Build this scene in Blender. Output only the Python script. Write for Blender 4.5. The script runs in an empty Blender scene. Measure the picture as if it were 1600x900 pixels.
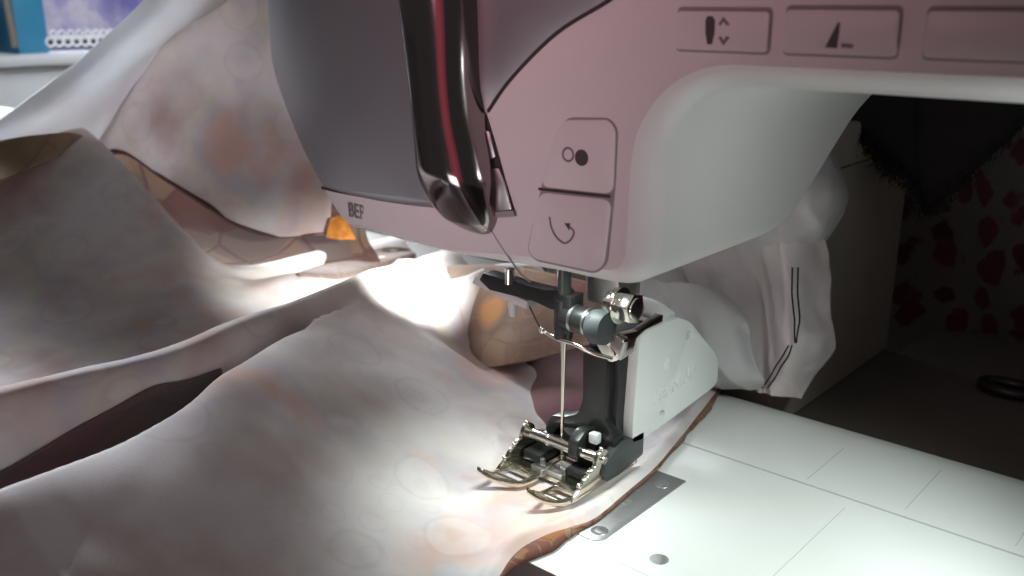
import bpy, bmesh, math, random
import numpy as np
from mathutils import Vector, Matrix, noise
random.seed(7)
rng = np.random.default_rng(5)
MM = 0.001
sc = bpy.context.scene
COL = sc.collection

# ------------------------------------------------------------------ camera
# x runs along the machine to the right, y to the back, z up; the origin is where the needle meets the bed (millimetres in the helpers)
AZ, PIT, FPX = math.radians(40.9), math.radians(16.8), 1492.0
CAM = np.array([133.2, -174.1, 115.0])
FW = np.array([-math.sin(AZ) * math.cos(PIT), math.cos(AZ) * math.cos(PIT), -math.sin(PIT)])
RT = np.array([math.cos(AZ), math.sin(AZ), 0.0])
UP = np.cross(RT, FW)
cd = bpy.data.cameras.new("camera")
cam = bpy.data.objects.new("camera", cd)
COL.objects.link(cam)
cam.matrix_world = Matrix(((RT[0], UP[0], -FW[0], CAM[0] * MM), (RT[1], UP[1], -FW[1], CAM[1] * MM),
                           (RT[2], UP[2], -FW[2], CAM[2] * MM), (0, 0, 0, 1)))
cd.sensor_width = 36.0
cd.lens = 36.0 * FPX / 1600.0
cd.clip_start, cd.clip_end = 0.01, 20.0
cd.dof.use_dof = True
cd.dof.focus_distance = 0.225
cd.dof.aperture_fstop = 24.0
sc.camera = cam

# ------------------------------------------------------------------ world, lamps, exposure
world = bpy.data.worlds.new("World")
sc.world = world
world.use_nodes = True
bg = world.node_tree.nodes["Background"]
bg.inputs[0].default_value = (0.95, 0.9, 0.9, 1)
bg.inputs[1].default_value = 0.06
sc.view_settings.view_transform = 'Standard'
sc.view_settings.look = 'None'
sc.view_settings.exposure = 0.0
sc.view_settings.gamma = 1.0


def lamp(name, kind, loc, target, power, color, **kw):
    d = bpy.data.lights.new(name, kind)
    d.energy = power
    d.color = color
    for k, v in kw.items():
        setattr(d, k, v)
    o = bpy.data.objects.new(name, d)
    COL.objects.link(o)
    o.location = Vector(loc) * MM
    dirv = Vector(target) - Vector(loc)
    o.rotation_euler = dirv.to_track_quat('-Z', 'Y').to_euler()
    return o


# daylight from the window at the left, and an added fill on the sill
lamp("window_light", 'AREA', (-545, 250, 245), (-290, 20, 35), 1.4, (0.88, 0.94, 1.0), shape='RECTANGLE', size=0.22, size_y=0.22, spread=math.radians(50))
lamp("sill_fill", 'AREA', (-300, 120, 420), (-580, 290, 60), 0.5, (0.88, 0.94, 1.0), shape='RECTANGLE', size=0.3, size_y=0.3, spread=math.radians(70))  # added fill to brighten the sill and what stands on it
# the dim rosy room light in front of the machine, then two added fills
lamp("room_lamp", 'SPOT', (-5, -250, 178), (-8, -20, 138), 0.6, (1.0, 0.52, 0.62), spot_size=math.radians(50), spot_blend=0.8, shadow_soft_size=0.05)
lamp("bounce_fill", 'AREA', (0, -230, 20), (-14, -30, 74), 0.008, (1.0, 0.9, 0.95), shape='RECTANGLE', size=0.1, size_y=0.06, spread=math.radians(44))  # added fill standing in for bounce onto the lower head
lamp("red_streak_fill", 'AREA', (92, -330, 130), (0, -30, 125), 0.007, (1.0, 0.1, 0.16), shape='RECTANGLE', size=0.2, size_y=0.3, spread=math.radians(50))  # added source that gives the chrome lever its red streak
# the LED strips under the head and under the arm, plus an added fill
lamp("head_lamp", 'AREA', (-2, -14, 60.4), (8, -22, 0), 0.015, (0.9, 1.0, 0.95), shape='RECTANGLE', size=0.03, size_y=0.006, spread=math.radians(85))
lamp("arm_lamp", 'SPOT', (108, -12, 99), (62, 4, 0), 0.62, (0.88, 1.0, 0.94), spot_size=math.radians(82), spot_blend=1.0, shadow_soft_size=0.006)
lamp("head_side_fill", 'AREA', (118, -18, 97), (44, -14, 82), 0.0065, (0.95, 1.0, 0.97), shape='RECTANGLE', size=0.03, size_y=0.01, spread=math.radians(110))  # added fill to brighten the right side of the head
lamp("side_lamp", 'SPOT', (-42, 16, 60), (-103, 36, 25), 3.5, (0.97, 1.0, 0.96), spot_size=math.radians(46), spot_blend=1.0, shadow_soft_size=0.006)


# ------------------------------------------------------------------ pixel -> place helpers (1600x900 photograph)
def ray(px, py):
    d = FW * FPX + RT * (px - 800) + UP * (450 - py)
    return d / np.linalg.norm(d)


def atd(px, py, dist):
    return CAM + ray(px, py) * dist


def on(px, py, axis, val):
    d = ray(px, py)
    return CAM + d * ((val - CAM[axis]) / d[axis])


def atz(px, py, z=0.0):
    return on(px, py, 2, z)


YF = -30.0


def yoff(x):
    t = max(0.0, -10.0 - x)
    return YF + 0.003 * t * t


def front(px, py, proud=0.0):
    y = YF
    for _ in range(12):
        p = on(px, py, 1, y - proud)
        y = yoff(p[0])
    return p


# ------------------------------------------------------------------ object helpers
def thing(name, label, cat, group=None, loc=(0, 0, 0)):
    o = bpy.data.objects.new(name, None)
    COL.objects.link(o)
    o.empty_display_size = 0.01
    o.location = Vector(loc) * MM
    o['label'] = label
    o['category'] = cat
    if group:
        o['group'] = group
    return o


def link(name, me, mat, parent=None, label=None):
    o = bpy.data.objects.new(name, me)
    COL.objects.link(o)
    if mat is not None:
        for m in (mat if isinstance(mat, (list, tuple)) else [mat]):
            me.materials.append(m)
    if parent is not None:
        o.parent = parent
    if label:
        o['label'] = label
    return o


def mesh(name, verts, faces, mat, parent=None, smooth=True, label=None, sharp=None):
    me = bpy.data.meshes.new(name)
    me.from_pydata([tuple(np.asarray(v, float) * MM) for v in verts], [], faces)
    me.validate()
    bm = bmesh.new()
    bm.from_mesh(me)
    bmesh.ops.recalc_face_normals(bm, faces=bm.faces)
    bm.to_mesh(me)
    bm.free()
    me.polygons.foreach_set("use_smooth", [smooth] * len(me.polygons))
    if sharp is not None and smooth:
        me.set_sharp_from_angle(angle=math.radians(sharp))
    return link(name, me, mat, parent, label)


def from_bm(name, bm, mat, parent=None, sharp=35, label=None, bevel=0.0, seg=2):
    """bm is in mm"""
    if bevel > 0:
        bmesh.ops.remove_doubles(bm, verts=bm.verts, dist=1e-4)
        es = [e for e in bm.edges if len(e.link_faces) == 2 and e.calc_face_angle(0) > math.radians(32)]
        bmesh.ops.bevel(bm, geom=es, offset=bevel, segments=seg, profile=0.5, affect='EDGES', clamp_overlap=True)
    bmesh.ops.recalc_face_normals(bm, faces=bm.faces)
    bmesh.ops.scale(bm, vec=(MM, MM, MM), verts=bm.verts)
    me = bpy.data.meshes.new(name)
    bm.to_mesh(me)
    bm.free()
    me.polygons.foreach_set("use_smooth", [True] * len(me.polygons))
    me.set_sharp_from_angle(angle=math.radians(sharp))
    return link(name, me, mat, parent, label)


def bm_box(bm, lo, hi, mtx=None):
    vs = [bm.verts.new((x, y, z)) for x in (lo[0], hi[0]) for y in (lo[1], hi[1]) for z in (lo[2], hi[2])]
    for f in ((0, 1, 3, 2), (4, 6, 7, 5), (0, 4, 5, 1), (2, 3, 7, 6), (0, 2, 6, 4), (1, 5, 7, 3)):
        bm.faces.new([vs[i] for i in f])
    if mtx is not None:
        bmesh.ops.transform(bm, matrix=mtx, verts=vs)
    return vs


def bm_cyl(bm, a, b, r0, r1=None, n=24, caps=True):
    r1 = r0 if r1 is None else r1
    a, b = Vector(a), Vector(b)
    w = (b - a).normalized()
    u = w.orthogonal().normalized()
    v = w.cross(u)
    A = [bm.verts.new(a + (u * math.cos(t) + v * math.sin(t)) * r0) for t in [2 * math.pi * i / n for i in range(n)]]
    B = [bm.verts.new(b + (u * math.cos(t) + v * math.sin(t)) * r1) for t in [2 * math.pi * i / n for i in range(n)]]
    for i in range(n):
        j = (i + 1) % n
        bm.faces.new((A[i], A[j], B[j], B[i]))
    if caps:
        bm.faces.new(A[::-1])
        bm.faces.new(B)


def bm_prism(bm, pts, mapf, d0, d1):
    """closed 2D outline pts lifted through mapf(u, v, d) between depths d0 and d1"""
    A = [bm.verts.new(mapf(u, v, d0)) for u, v in pts]
    B = [bm.verts.new(mapf(u, v, d1)) for u, v in pts]
    n = len(pts)
    for i in range(n):
        j = (i + 1) % n
        bm.faces.new((A[i], A[j], B[j], B[i]))
    for L in (A, B):
        es = []
        for i in range(n):
            e = bm.edges.get((L[i], L[(i + 1) % n])) or bm.edges.new((L[i], L[(i + 1) % n]))
            es.append(e)
        bmesh.ops.triangle_fill(bm, use_beauty=True, use_dissolve=False, edges=es)


def bm_holed(bm, outer, holes, z0, z1):
    """plate in the xy plane with through holes"""
    for z in (z1, z0):
        es = []
        for loop in [outer] + holes:
            vs = [bm.verts.new((x, y, z)) for x, y in loop]
            es += [bm.edges.new((vs[i], vs[(i + 1) % len(vs)])) for i in range(len(vs))]
        bmesh.ops.triangle_fill(bm, use_beauty=True, use_dissolve=False, edges=es)
    for loop in [outer] + holes:
        n = len(loop)
        A = [bm.verts.new((x, y, z0)) for x, y in loop]
        B = [bm.verts.new((x, y, z1)) for x, y in loop]
        for i in range(n):
            bm.faces.new((A[i], A[(i + 1) % n], B[(i + 1) % n], B[i]))
    bmesh.ops.remove_doubles(bm, verts=bm.verts, dist=1e-4)


def circle(cx, cy, r, n=28):
    return [(cx + r * math.cos(2 * math.pi * i / n), cy + r * math.sin(2 * math.pi * i / n)) for i in range(n)]


def rounded(pts, r, n=6):
    """round the corners of a closed 2D outline"""
    out = []
    m = len(pts)
    rs = r if isinstance(r, (list, tuple)) else [r] * m
    for i in range(m):
        p0, p, p1 = np.array(pts[i - 1], float), np.array(pts[i], float), np.array(pts[(i + 1) % m], float)
        a, b = p0 - p, p1 - p
        la, lb = np.linalg.norm(a), np.linalg.norm(b)
        a, b = a / la, b / lb
        rr = min(rs[i], la * 0.45, lb * 0.45)
        for k in range(n + 1):
            t = k / n
            q = (1 - t) ** 2 * (p + a * rr) + 2 * t * (1 - t) * p + t * t * (p + b * rr)
            out.append(tuple(q))
    return out


def tube(name, pts, r, mat, parent=None, n=10, taper=None, label=None, res=6):
    """smooth tube through points (mm)"""
    P = catmull([np.array(p, float) for p in pts], res) if res > 1 and len(pts) > 2 else [np.array(p, float) for p in pts]
    V, F = [], []
    m = len(P)
    u = None
    for i in range(m):
        t = Vector(P[min(i + 1, m - 1)] - P[max(i - 1, 0)]).normalized()
        if u is None:
            u = t.orthogonal().normalized()
        u = (u - t * u.dot(t)).normalized()
        v = t.cross(u)
        rr = r if taper is None else r * np.interp(i / (m - 1), [k / (len(taper) - 1) for k in range(len(taper))], taper)
        for k in range(n):
            a = 2 * math.pi * k / n
            V.append(Vector(P[i]) + (u * math.cos(a) + v * math.sin(a)) * rr)
    for i in range(m - 1):
        for k in range(n):
            F.append((i * n + k, i * n + (k + 1) % n, (i + 1) * n + (k + 1) % n, (i + 1) * n + k))
    F.append(tuple(range(n))[::-1])
    F.append(tuple((m - 1) * n + k for k in range(n)))
    return mesh(name, V, F, mat, parent, sharp=50, label=label)


def catmull(P, res):
    P = [np.asarray(p, float) for p in P]
    Q = [2 * P[0] - P[1]] + P + [2 * P[-1] - P[-2]]
    out = []
    for i in range(1, len(Q) - 2):
        for k in range(res):
            t = k / res
            a, b, c, d = Q[i - 1], Q[i], Q[i + 1], Q[i + 2]
            out.append(0.5 * (2 * b + (c - a) * t + (2 * a - 5 * b + 4 * c - d) * t * t + (3 * b - a - 3 * c + d) * t ** 3))
    out.append(P[-1])
    return out


def cloth_sheet(name, rows, mat, parent=None, ru=12, rv=12, wob=1.0, wscale=0.03, thick=0.35, label=None, seed=0.0, crease=0.0):
    """a hanging cloth through a net of points (mm)"""
    fine = [catmull(r, ru) for r in rows]
    cols = [catmull([fr[j] for fr in fine], rv) for j in range(len(fine[0]))]
    nu, nv = len(cols), len(cols[0])
    V = []
    for j in range(nu):
        for i in range(nv):
            p = Vector(cols[j][i])
            q = p * wscale + Vector((seed, seed * 2, 0))
            cr = crease * (abs(noise.noise(Vector((p.x * 0.11 + p.z * 0.05, p.z * 0.035, seed)))) * 2 - 0.5)
            V.append(p + Vector(noise.noise_vector(q)) * wob + Vector(noise.noise_vector(q * 2.7)) * wob * 0.35 + Vector((0, cr, 0)))
    F = [(j * nv + i, (j + 1) * nv + i, (j + 1) * nv + i + 1, j * nv + i + 1) for j in range(nu - 1) for i in range(nv - 1)]
    o = mesh(name, V, F, mat, parent, label=label)
    s = o.modifiers.new("thickness", 'SOLIDIFY')
    s.thickness = thick * MM
    s.offset = 0
    return o, cols


def front_plate(name, outline_px, proud0, proud1, mat, parent, rad=0.0, bevel=0.0, label=None, n=6):
    """flat piece lying on the front of the machine, outline given by what the photograph shows"""
    pts = [front(*p) for p in outline_px]
    o2 = [(p[0], p[2]) for p in pts]
    if rad:
        o2 = rounded(o2, rad, n)
    bm = bmesh.new()
    bm_prism(bm, o2, lambda u, v, d: (u, yoff(u) - d, v), proud0, proud1)
    return from_bm(name, bm, mat, parent, bevel=bevel, label=label)


def front_line(name, pts_px, width, mat, parent, proud=0.06, res=6):
    P = [front(*p) for p in pts_px]
    P = catmull(P, res) if len(P) > 2 else P
    V, F = [], []
    m = len(P)
    for i in range(m):
        t = P[min(i + 1, m - 1)] - P[max(i - 1, 0)]
        nrm = np.array([-t[2], 0, t[0]])
        nrm /= np.linalg.norm(nrm)
        for s in (-1, 1):
            q = P[i] + nrm * s * width / 2
            V.append((q[0], yoff(q[0]) - proud, q[2]))
            V.append((q[0], yoff(q[0]) + 0.2, q[2]))
    for i in range(m - 1):
        a, b = 4 * i, 4 * i + 4
        F += [(a, a + 2, b + 2, b), (a, b, b + 1, a + 1), (a + 2, a + 3, b + 3, b + 2)]
    return mesh(name, V, F, mat, parent, smooth=False)


# ------------------------------------------------------------------ materials
def new_mat(name):
    m = bpy.data.materials.new(name)
    m.use_nodes = True
    nt = m.node_tree
    return m, nt, nt.nodes["Principled BSDF"]


def N(nt, t, **kw):
    n = nt.nodes.new(t)
    for k, v in kw.items():
        if k in n.inputs.keys():
            n.inputs[k].default_value = v
        else:
            setattr(n, k, v)
    return n


def plain(name, col, rough=0.5, metal=0.0, var=0.06, scale=60.0, bump=0.0, spec=0.5, coat=0.0, bscale=900.0, smudge=0.12):
    m, nt, b = new_mat(name)
    L = nt.links
    tc = N(nt, 'ShaderNodeTexCoord')
    nz = N(nt, 'ShaderNodeTexNoise', Scale=scale, Detail=5.0)
    L.new(tc.outputs['Object'], nz.inputs['Vector'])
    hsv = N(nt, 'ShaderNodeHueSaturation')
    hsv.inputs['Color'].default_value = (*col, 1)
    mr = N(nt, 'ShaderNodeMapRange')
    mr.inputs[3].default_value = 1 - var
    mr.inputs[4].default_value = 1 + var
    L.new(nz.outputs['Fac'], mr.inputs[0])
    L.new(mr.outputs[0], hsv.inputs['Value'])
    L.new(hsv.outputs[0], b.inputs['Base Color'])
    mr2 = N(nt, 'ShaderNodeMapRange')
    mr2.inputs[3].default_value = max(0.02, rough - smudge * 0.6)
    mr2.inputs[4].default_value = min(1.0, rough + smudge * 0.6)
    nz2 = N(nt, 'ShaderNodeTexNoise', Scale=scale * 2.3, Detail=6.0)
    L.new(tc.outputs['Object'], nz2.inputs['Vector'])
    L.new(nz2.outputs['Fac'], mr2.inputs[0])
    L.new(mr2.outputs[0], b.inputs['Roughness'])
    b.inputs['Metallic'].default_value = metal
    b.inputs['Specular IOR Level'].default_value = spec
    b.inputs['Coat Weight'].default_value = coat
    if bump:
        nz3 = N(nt, 'ShaderNodeTexNoise', Scale=bscale, Detail=3.0)
        L.new(tc.outputs['Object'], nz3.inputs['Vector'])
        bp = N(nt, 'ShaderNodeBump', Strength=bump, Distance=0.0004)
        L.new(nz3.outputs['Fac'], bp.inputs['Height'])
        L.new(bp.outputs[0], b.inputs['Normal'])
    return m


def ramp(nt, stops, interp='LINEAR'):
    r = N(nt, 'ShaderNodeValToRGB')
    cr = r.color_ramp
    cr.interpolation = interp
    while len(cr.elements) > 1:
        cr.elements.remove(cr.elements[-1])
    cr.elements[0].position = stops[0][0]
    cr.elements[0].color = (*stops[0][1], 1)
    for p, c in stops[1:]:
        e = cr.elements.new(p)
        e.color = (*c, 1)
    return r


def mixc(nt, fac, a, b, blend='MIX'):
    n = N(nt, 'ShaderNodeMix', data_type='RGBA', blend_type=blend)
    for s, v in ((n.inputs[0], fac), (n.inputs[6], a), (n.inputs[7], b)):
        if hasattr(v, 'is_linked'):
            nt.links.new(v, s)
        else:
            s.default_value = v if not isinstance(v, tuple) else (*v, 1)
    return n.outputs[2]


def print_material(name, side, scale=44.0, strength=1.0, seed=0.0, trans=0.18, tone=None, ringfac=0.0, spot=None, base=(0.78, 0.735, 0.735)):
    """cotton print of large round flowers; side 'right' is the printed face, 'wrong' the pale back where the print shows through"""
    m, nt, b = new_mat(name)
    L = nt.links
    tc = N(nt, 'ShaderNodeTexCoord')
    mp = N(nt, 'ShaderNodeMapping')
    mp.inputs['Location'].default_value = (seed, seed * 0.7, 0)
    L.new(tc.outputs['Object'], mp.inputs[0])
    dn = N(nt, 'ShaderNodeTexNoise', Scale=scale * 1.1, Detail=2.0)
    L.new(mp.outputs[0], dn.inputs['Vector'])
    va = N(nt, 'ShaderNodeVectorMath', operation='SCALE')
    L.new(dn.outputs['Color'], va.inputs[0])
    va.inputs['Scale'].default_value = 0.007
    vb = N(nt, 'ShaderNodeVectorMath', operation='ADD')
    L.new(mp.outputs[0], vb.inputs[0])
    L.new(va.outputs[0], vb.inputs[1])
    vor = N(nt, 'ShaderNodeTexVoronoi', Scale=scale, Randomness=0.75)
    edge = N(nt, 'ShaderNodeTexVoronoi', Scale=scale, feature='DISTANCE_TO_EDGE')
    small = N(nt, 'ShaderNodeTexVoronoi', Scale=scale * 2.6)
    for v in (vor, edge, small):
        L.new(vb.outputs[0], v.inputs['Vector'])
    sep = N(nt, 'ShaderNodeSeparateColor')
    L.new(vor.outputs['Color'], sep.inputs[0])
    sep2 = N(nt, 'ShaderNodeSeparateColor')
    L.new(small.outputs['Color'], sep2.inputs[0])
    ringr = ramp(nt, [(0.0, (1, 1, 1)), (0.16, (1, 1, 1)), (0.19, (0, 0, 0)), (0.34, (0, 0, 0)), (0.37, (1, 1, 1)), (0.41, (0, 0, 0))])
    L.new(vor.outputs['Distance'], ringr.inputs[0])
    er = ramp(nt, [(0.0, (1, 1, 1)), (0.008, (1, 1, 1)), (0.035, (0, 0, 0))])
    L.new(edge.outputs['Distance'], er.inputs[0])
    blot = N(nt, 'ShaderNodeTexNoise', Scale=20.0, Detail=4.0, Roughness=0.55)
    L.new(mp.outputs[0], blot.inputs['Vector'])
    if side == 'right':
        pal = ramp(nt, [(0.0, (0.15, 0.075, 0.065)), (0.2, (0.3, 0.22, 0.14)), (0.38, (0.2, 0.175, 0.155)), (0.58, (0.17, 0.085, 0.075)),
                        (0.76, (0.33, 0.25, 0.16)), (0.92, (0.34, 0.15, 0.05)), (0.97, (0.4, 0.03, 0.12))], 'CONSTANT')
        pal2 = ramp(nt, [(0.0, (0.38, 0.27, 0.17)), (0.3, (0.21, 0.17, 0.15)), (0.7, (0.36, 0.2, 0.09)), (0.85, (0.17, 0.07, 0.06))], 'CONSTANT')
        L.new(sep.outputs[0], pal.inputs[0])
        L.new(sep2.outputs[1], pal2.inputs[0])
        c = mixc(nt, ringr.outputs[0], pal.outputs[0], pal2.outputs[0])
        c = mixc(nt, er.outputs[0], c, (0.1, 0.06, 0.05))
        f = N(nt, 'ShaderNodeMath', operation='MULTIPLY')
        L.new(blot.outputs['Fac'], f.inputs[0])
        f.inputs[1].default_value = 0.35
        c = mixc(nt, f.outputs[0], c, (0.24, 0.13, 0.1))
    else:
        n2 = N(nt, 'ShaderNodeTexNoise', Scale=17.0, Detail=3.0, Roughness=0.6)
        L.new(vb.outputs[0], n2.inputs['Vector'])
        pal = ramp(nt, [(0.3, (0.5, 0.34, 0.35)), (0.41, (0.6, 0.47, 0.45)), (0.48, (0.64, 0.58, 0.51)), (0.55, (0.54, 0.5, 0.53)), (0.61, (0.62, 0.45, 0.39)), (0.7, (0.54, 0.39, 0.42))])
        L.new(n2.outputs['Fac'], pal.inputs[0])
        br = ramp(nt, [(0.38, (0, 0, 0)), (0.58, (1, 1, 1))])
        L.new(blot.outputs['Fac'], br.inputs[0])
        f = N(nt, 'ShaderNodeMath', operation='MULTIPLY')
        L.new(br.outputs[0], f.inputs[0])
        f.inputs[1].default_value = min(1.0, 1.0 * strength)
        c = mixc(nt, f.outputs[0], base, pal.outputs[0])
        disc = ramp(nt, [(0.0, (.4, .4, .4)), (0.13, (.3, .3, .3)), (0.16, (1, 1, 1)), (0.3, (1, 1, 1)), (0.34, (0, 0, 0))])
        L.new(vor.outputs['Distance'], disc.inputs[0])
        rim_ = ramp(nt, [(0.12, (0, 0, 0)), (0.15, (.3, .3, .3)), (0.18, (0, 0, 0)), (0.305, (0, 0, 0)), (0.345, (1, 1, 1)), (0.385, (0, 0, 0))])
        rim2 = ramp(nt, [(0.3, (0, 0, 0)), (0.36, (1, 1, 1)), (0.42, (0, 0, 0))])
        L.new(small.outputs['Distance'], rim2.inputs[0])
        L.new(vor.outputs['Distance'], rim_.inputs[0])
        pick = N(nt, 'ShaderNodeMath', operation='GREATER_THAN')
        L.new(sep.outputs[1], pick.inputs[0])
        pick.inputs[1].default_value = 0.35
        for rr_, col_, amt in ((disc, (0.76, 0.71, 0.7), 0.3), (rim_, (0.4, 0.33, 0.35), 0.22), (rim2, (0.5, 0.4, 0.4), 0.16)):
            f2 = N(nt, 'ShaderNodeMath', operation='MULTIPLY')
            L.new(rr_.outputs[0], f2.inputs[0])
            L.new(pick.outputs[0], f2.inputs[1])
            f3 = N(nt, 'ShaderNodeMath', operation='MULTIPLY')
            L.new(f2.outputs[0], f3.inputs[0])
            f3.inputs[1].default_value = amt * ringfac
            c = mixc(nt, f3.outputs[0], c, col_)
    if spot is not None:
        dv = N(nt, 'ShaderNodeVectorMath', operation='DISTANCE')
        L.new(vb.outputs[0], dv.inputs[0])
        dv.inputs[1].default_value = tuple(np.asarray(spot) * MM + 0.0035)
        sr = ramp(nt, [(0.0, (1, 1, 1)), (0.0062, (1, 1, 1)), (0.0066, (0, 0, 0))])
        L.new(dv.outputs['Value'], sr.inputs[0])
        sr2 = ramp(nt, [(0.0062, (0, 0, 0)), (0.0066, (1, 1, 1)), (0.0075, (1, 1, 1)), (0.008, (0, 0, 0))])
        L.new(dv.outputs['Value'], sr2.inputs[0])
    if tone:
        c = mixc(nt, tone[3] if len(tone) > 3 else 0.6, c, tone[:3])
    if spot is not None:
        c = mixc(nt, sr.outputs[0], c, (0.55, 0.3, 0.14))
        c = mixc(nt, sr2.outputs[0], c, (0.12, 0.07, 0.06))
    L.new(c, b.inputs['Base Color'])
    b.inputs['Roughness'].default_value = 0.92
    b.inputs['Specular IOR Level'].default_value = 0.15
    b.inputs['Sheen Weight'].default_value = 0.08
    w1 = N(nt, 'ShaderNodeTexNoise', Scale=2600.0, Detail=2.0)
    L.new(tc.outputs['Object'], w1.inputs['Vector'])
    w2 = N(nt, 'ShaderNodeTexNoise', Scale=140.0, Detail=4.0)
    L.new(tc.outputs['Object'], w2.inputs['Vector'])
    add = N(nt, 'ShaderNodeMath', operation='MULTIPLY_ADD')
    L.new(w2.outputs['Fac'], add.inputs[0])
    add.inputs[1].default_value = 1.5
    L.new(w1.outputs['Fac'], add.inputs[2])
    bp = N(nt, 'ShaderNodeBump', Strength=0.12, Distance=0.0003)
    L.new(add.outputs[0], bp.inputs['Height'])
    L.new(bp.outputs[0], b.inputs['Normal'])
    out = nt.nodes['Material Output']
    tr = N(nt, 'ShaderNodeBsdfTranslucent')
    L.new(c, tr.inputs['Color'])
    ms = N(nt, 'ShaderNodeMixShader')
    ms.inputs[0].default_value = trans
    L.new(b.outputs[0], ms.inputs[1])
    L.new(tr.outputs[0], ms.inputs[2])
    L.new(ms.outputs[0], out.inputs['Surface'])
    return m


M = {}
M['shell'] = plain('shell_plastic', (0.74, 0.73, 0.73), 0.36, var=0.02, smudge=0.06)
M['bed'] = plain('bed_plastic', (0.78, 0.79, 0.78), 0.38, var=0.025, bump=0.03, smudge=0.1)
M['silver'] = plain('silver_paint', (0.42, 0.42, 0.44), 0.38, metal=0.85, var=0.03, smudge=0.05)
M['darkchrome'] = plain('dark_chrome', (0.3, 0.26, 0.26), 0.12, metal=1.0, var=0.05, smudge=0.05)
M['groove'] = plain('groove_dark', (0.035, 0.03, 0.032), 0.7)
M['groove_grey'] = plain('groove_grey', (0.32, 0.3, 0.3), 0.7)
M['icon'] = plain('icon_print', (0.06, 0.05, 0.055), 0.5)
M['icon_grey'] = plain('icon_grey_print', (0.2, 0.15, 0.16), 0.5)
M['chrome'] = plain('chrome', (0.78, 0.76, 0.7), 0.16, metal=1.0, var=0.08, scale=200, smudge=0.12)
M['brass'] = plain('nickel_sole', (0.66, 0.63, 0.53), 0.2, metal=1.0, var=0.15, scale=300, smudge=0.15)
M['steel'] = plain('brushed_steel', (0.5, 0.5, 0.5), 0.36, metal=1.0, var=0.06, scale=150, bump=0.05)
M['plate'] = plain('plate_steel', (0.42, 0.42, 0.43), 0.42, metal=0.85, var=0.06, scale=120, bump=0.04)
M['black'] = plain('black_plastic', (0.02, 0.022, 0.022), 0.34, var=0.2, scale=150, bump=0.04)
M['blackgrey'] = plain('dark_grey_plastic', (0.06, 0.07, 0.07), 0.35, var=0.15)
M['clearish'] = plain('milky_plastic', (0.7, 0.73, 0.74), 0.2, var=0.05)
M['cover'] = plain('cover_plastic', (0.8, 0.82, 0.81), 0.36, var=0.015, bump=0.03, bscale=500)
M['beige'] = plain('beige_board', (0.42, 0.38, 0.33), 0.6, var=0.05, bump=0.05)
M['desk'] = plain('desk_laminate', (0.16, 0.145, 0.125), 0.5, var=0.06)
M['furblack'] = plain('black_pile', (0.012, 0.01, 0.012), 0.95)
M['sill'] = plain('white_gloss', (0.72, 0.74, 0.76), 0.25, var=0.02)
M['blue'] = plain('blue_paper', (0.04, 0.24, 0.4), 0.55, var=0.15)
M['lace'] = plain('lace_cotton', (0.78, 0.78, 0.8), 0.9)
M['pole'] = plain('pole_wood', (0.2, 0.18, 0.15), 0.5)
M['wall'] = plain('wall_paint', (0.16, 0.14, 0.14), 0.9)
M['stitch'] = plain('black_thread', (0.015, 0.012, 0.015), 0.8)
M['thread'] = plain('brown_thread', (0.12, 0.06, 0.05), 0.7)
M['needle'] = plain('needle_steel', (0.85, 0.78, 0.68), 0.25, metal=1.0)
M['wrong'] = print_material('cloth_wrong_side', 'wrong', ringfac=0.75, trans=0.03)
M['wrong_soft'] = print_material('cloth_wrong_side_soft', 'wrong', strength=0.7, seed=0.3, ringfac=0.5)
M['hang'] = print_material('hanging_cloth_wrong_side', 'wrong', scale=36.0, strength=0.9, seed=0.11, trans=0.22, ringfac=0.6)
M['white'] = print_material('white_cloth', 'wrong', strength=0.25, seed=0.9, trans=0.3, base=(0.75, 0.755, 0.77))
M['right'] = print_material('cloth_printed_side', 'right', scale=40.0, trans=0.08)
M['right_small'] = print_material('cloth_printed_edge', 'right', scale=110.0, seed=0.77, trans=0.08, tone=(0.2, 0.06, 0.035, 0.4))
M['cutedge'] = plain('cut_edge', (0.07, 0.03, 0.025), 0.9, var=0.4, scale=400)


def floral_material():
    m, nt, b = new_mat('rose_print')
    L = nt.links
    tc = N(nt, 'ShaderNodeTexCoord')
    v = N(nt, 'ShaderNodeTexVoronoi', Scale=72.0)
    n1 = N(nt, 'ShaderNodeTexNoise', Scale=60.0, Detail=3.0)
    L.new(tc.outputs['Object'], n1.inputs['Vector'])
    s = N(nt, 'ShaderNodeVectorMath', operation='SCALE')
    L.new(n1.outputs['Color'], s.inputs[0])
    s.inputs['Scale'].default_value = 0.02
    a = N(nt, 'ShaderNodeVectorMath', operation='ADD')
    L.new(tc.outputs['Object'], a.inputs[0])
    L.new(s.outputs[0], a.inputs[1])
    L.new(a.outputs[0], v.inputs['Vector'])
    sp = N(nt, 'ShaderNodeSeparateColor')
    L.new(v.outputs['Color'], sp.inputs[0])
    kind = ramp(nt, [(0.0, (0.085, 0.022, 0.025)), (0.45, (0.02, 0.025, 0.02)), (0.7, (0.1, 0.03, 0.034)), (0.9, (0.08, 0.08, 0.075))], 'CONSTANT')
    L.new(sp.outputs[0], kind.inputs[0])
    d = ramp(nt, [(0.0, (1, 1, 1)), (0.42, (1, 1, 1)), (0.5, (0, 0, 0))])
    L.new(v.outputs['Distance'], d.inputs[0])
    swirl = N(nt, 'ShaderNodeTexNoise', Scale=150.0, Detail=2.0)
    L.new(tc.outputs['Object'], swirl.inputs['Vector'])
    k2 = mixc(nt, swirl.outputs['Fac'], kind.outputs[0], (0.08, 0.0, 0.01))
    bgc = mixc(nt, 0.0, (0.12, 0.12, 0.11), (0, 0, 0))
    c = mixc(nt, d.outputs[0], bgc, k2)
    L.new(c, b.inputs['Base Color'])
    b.inputs['Roughness'].default_value = 0.9
    return m


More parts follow.
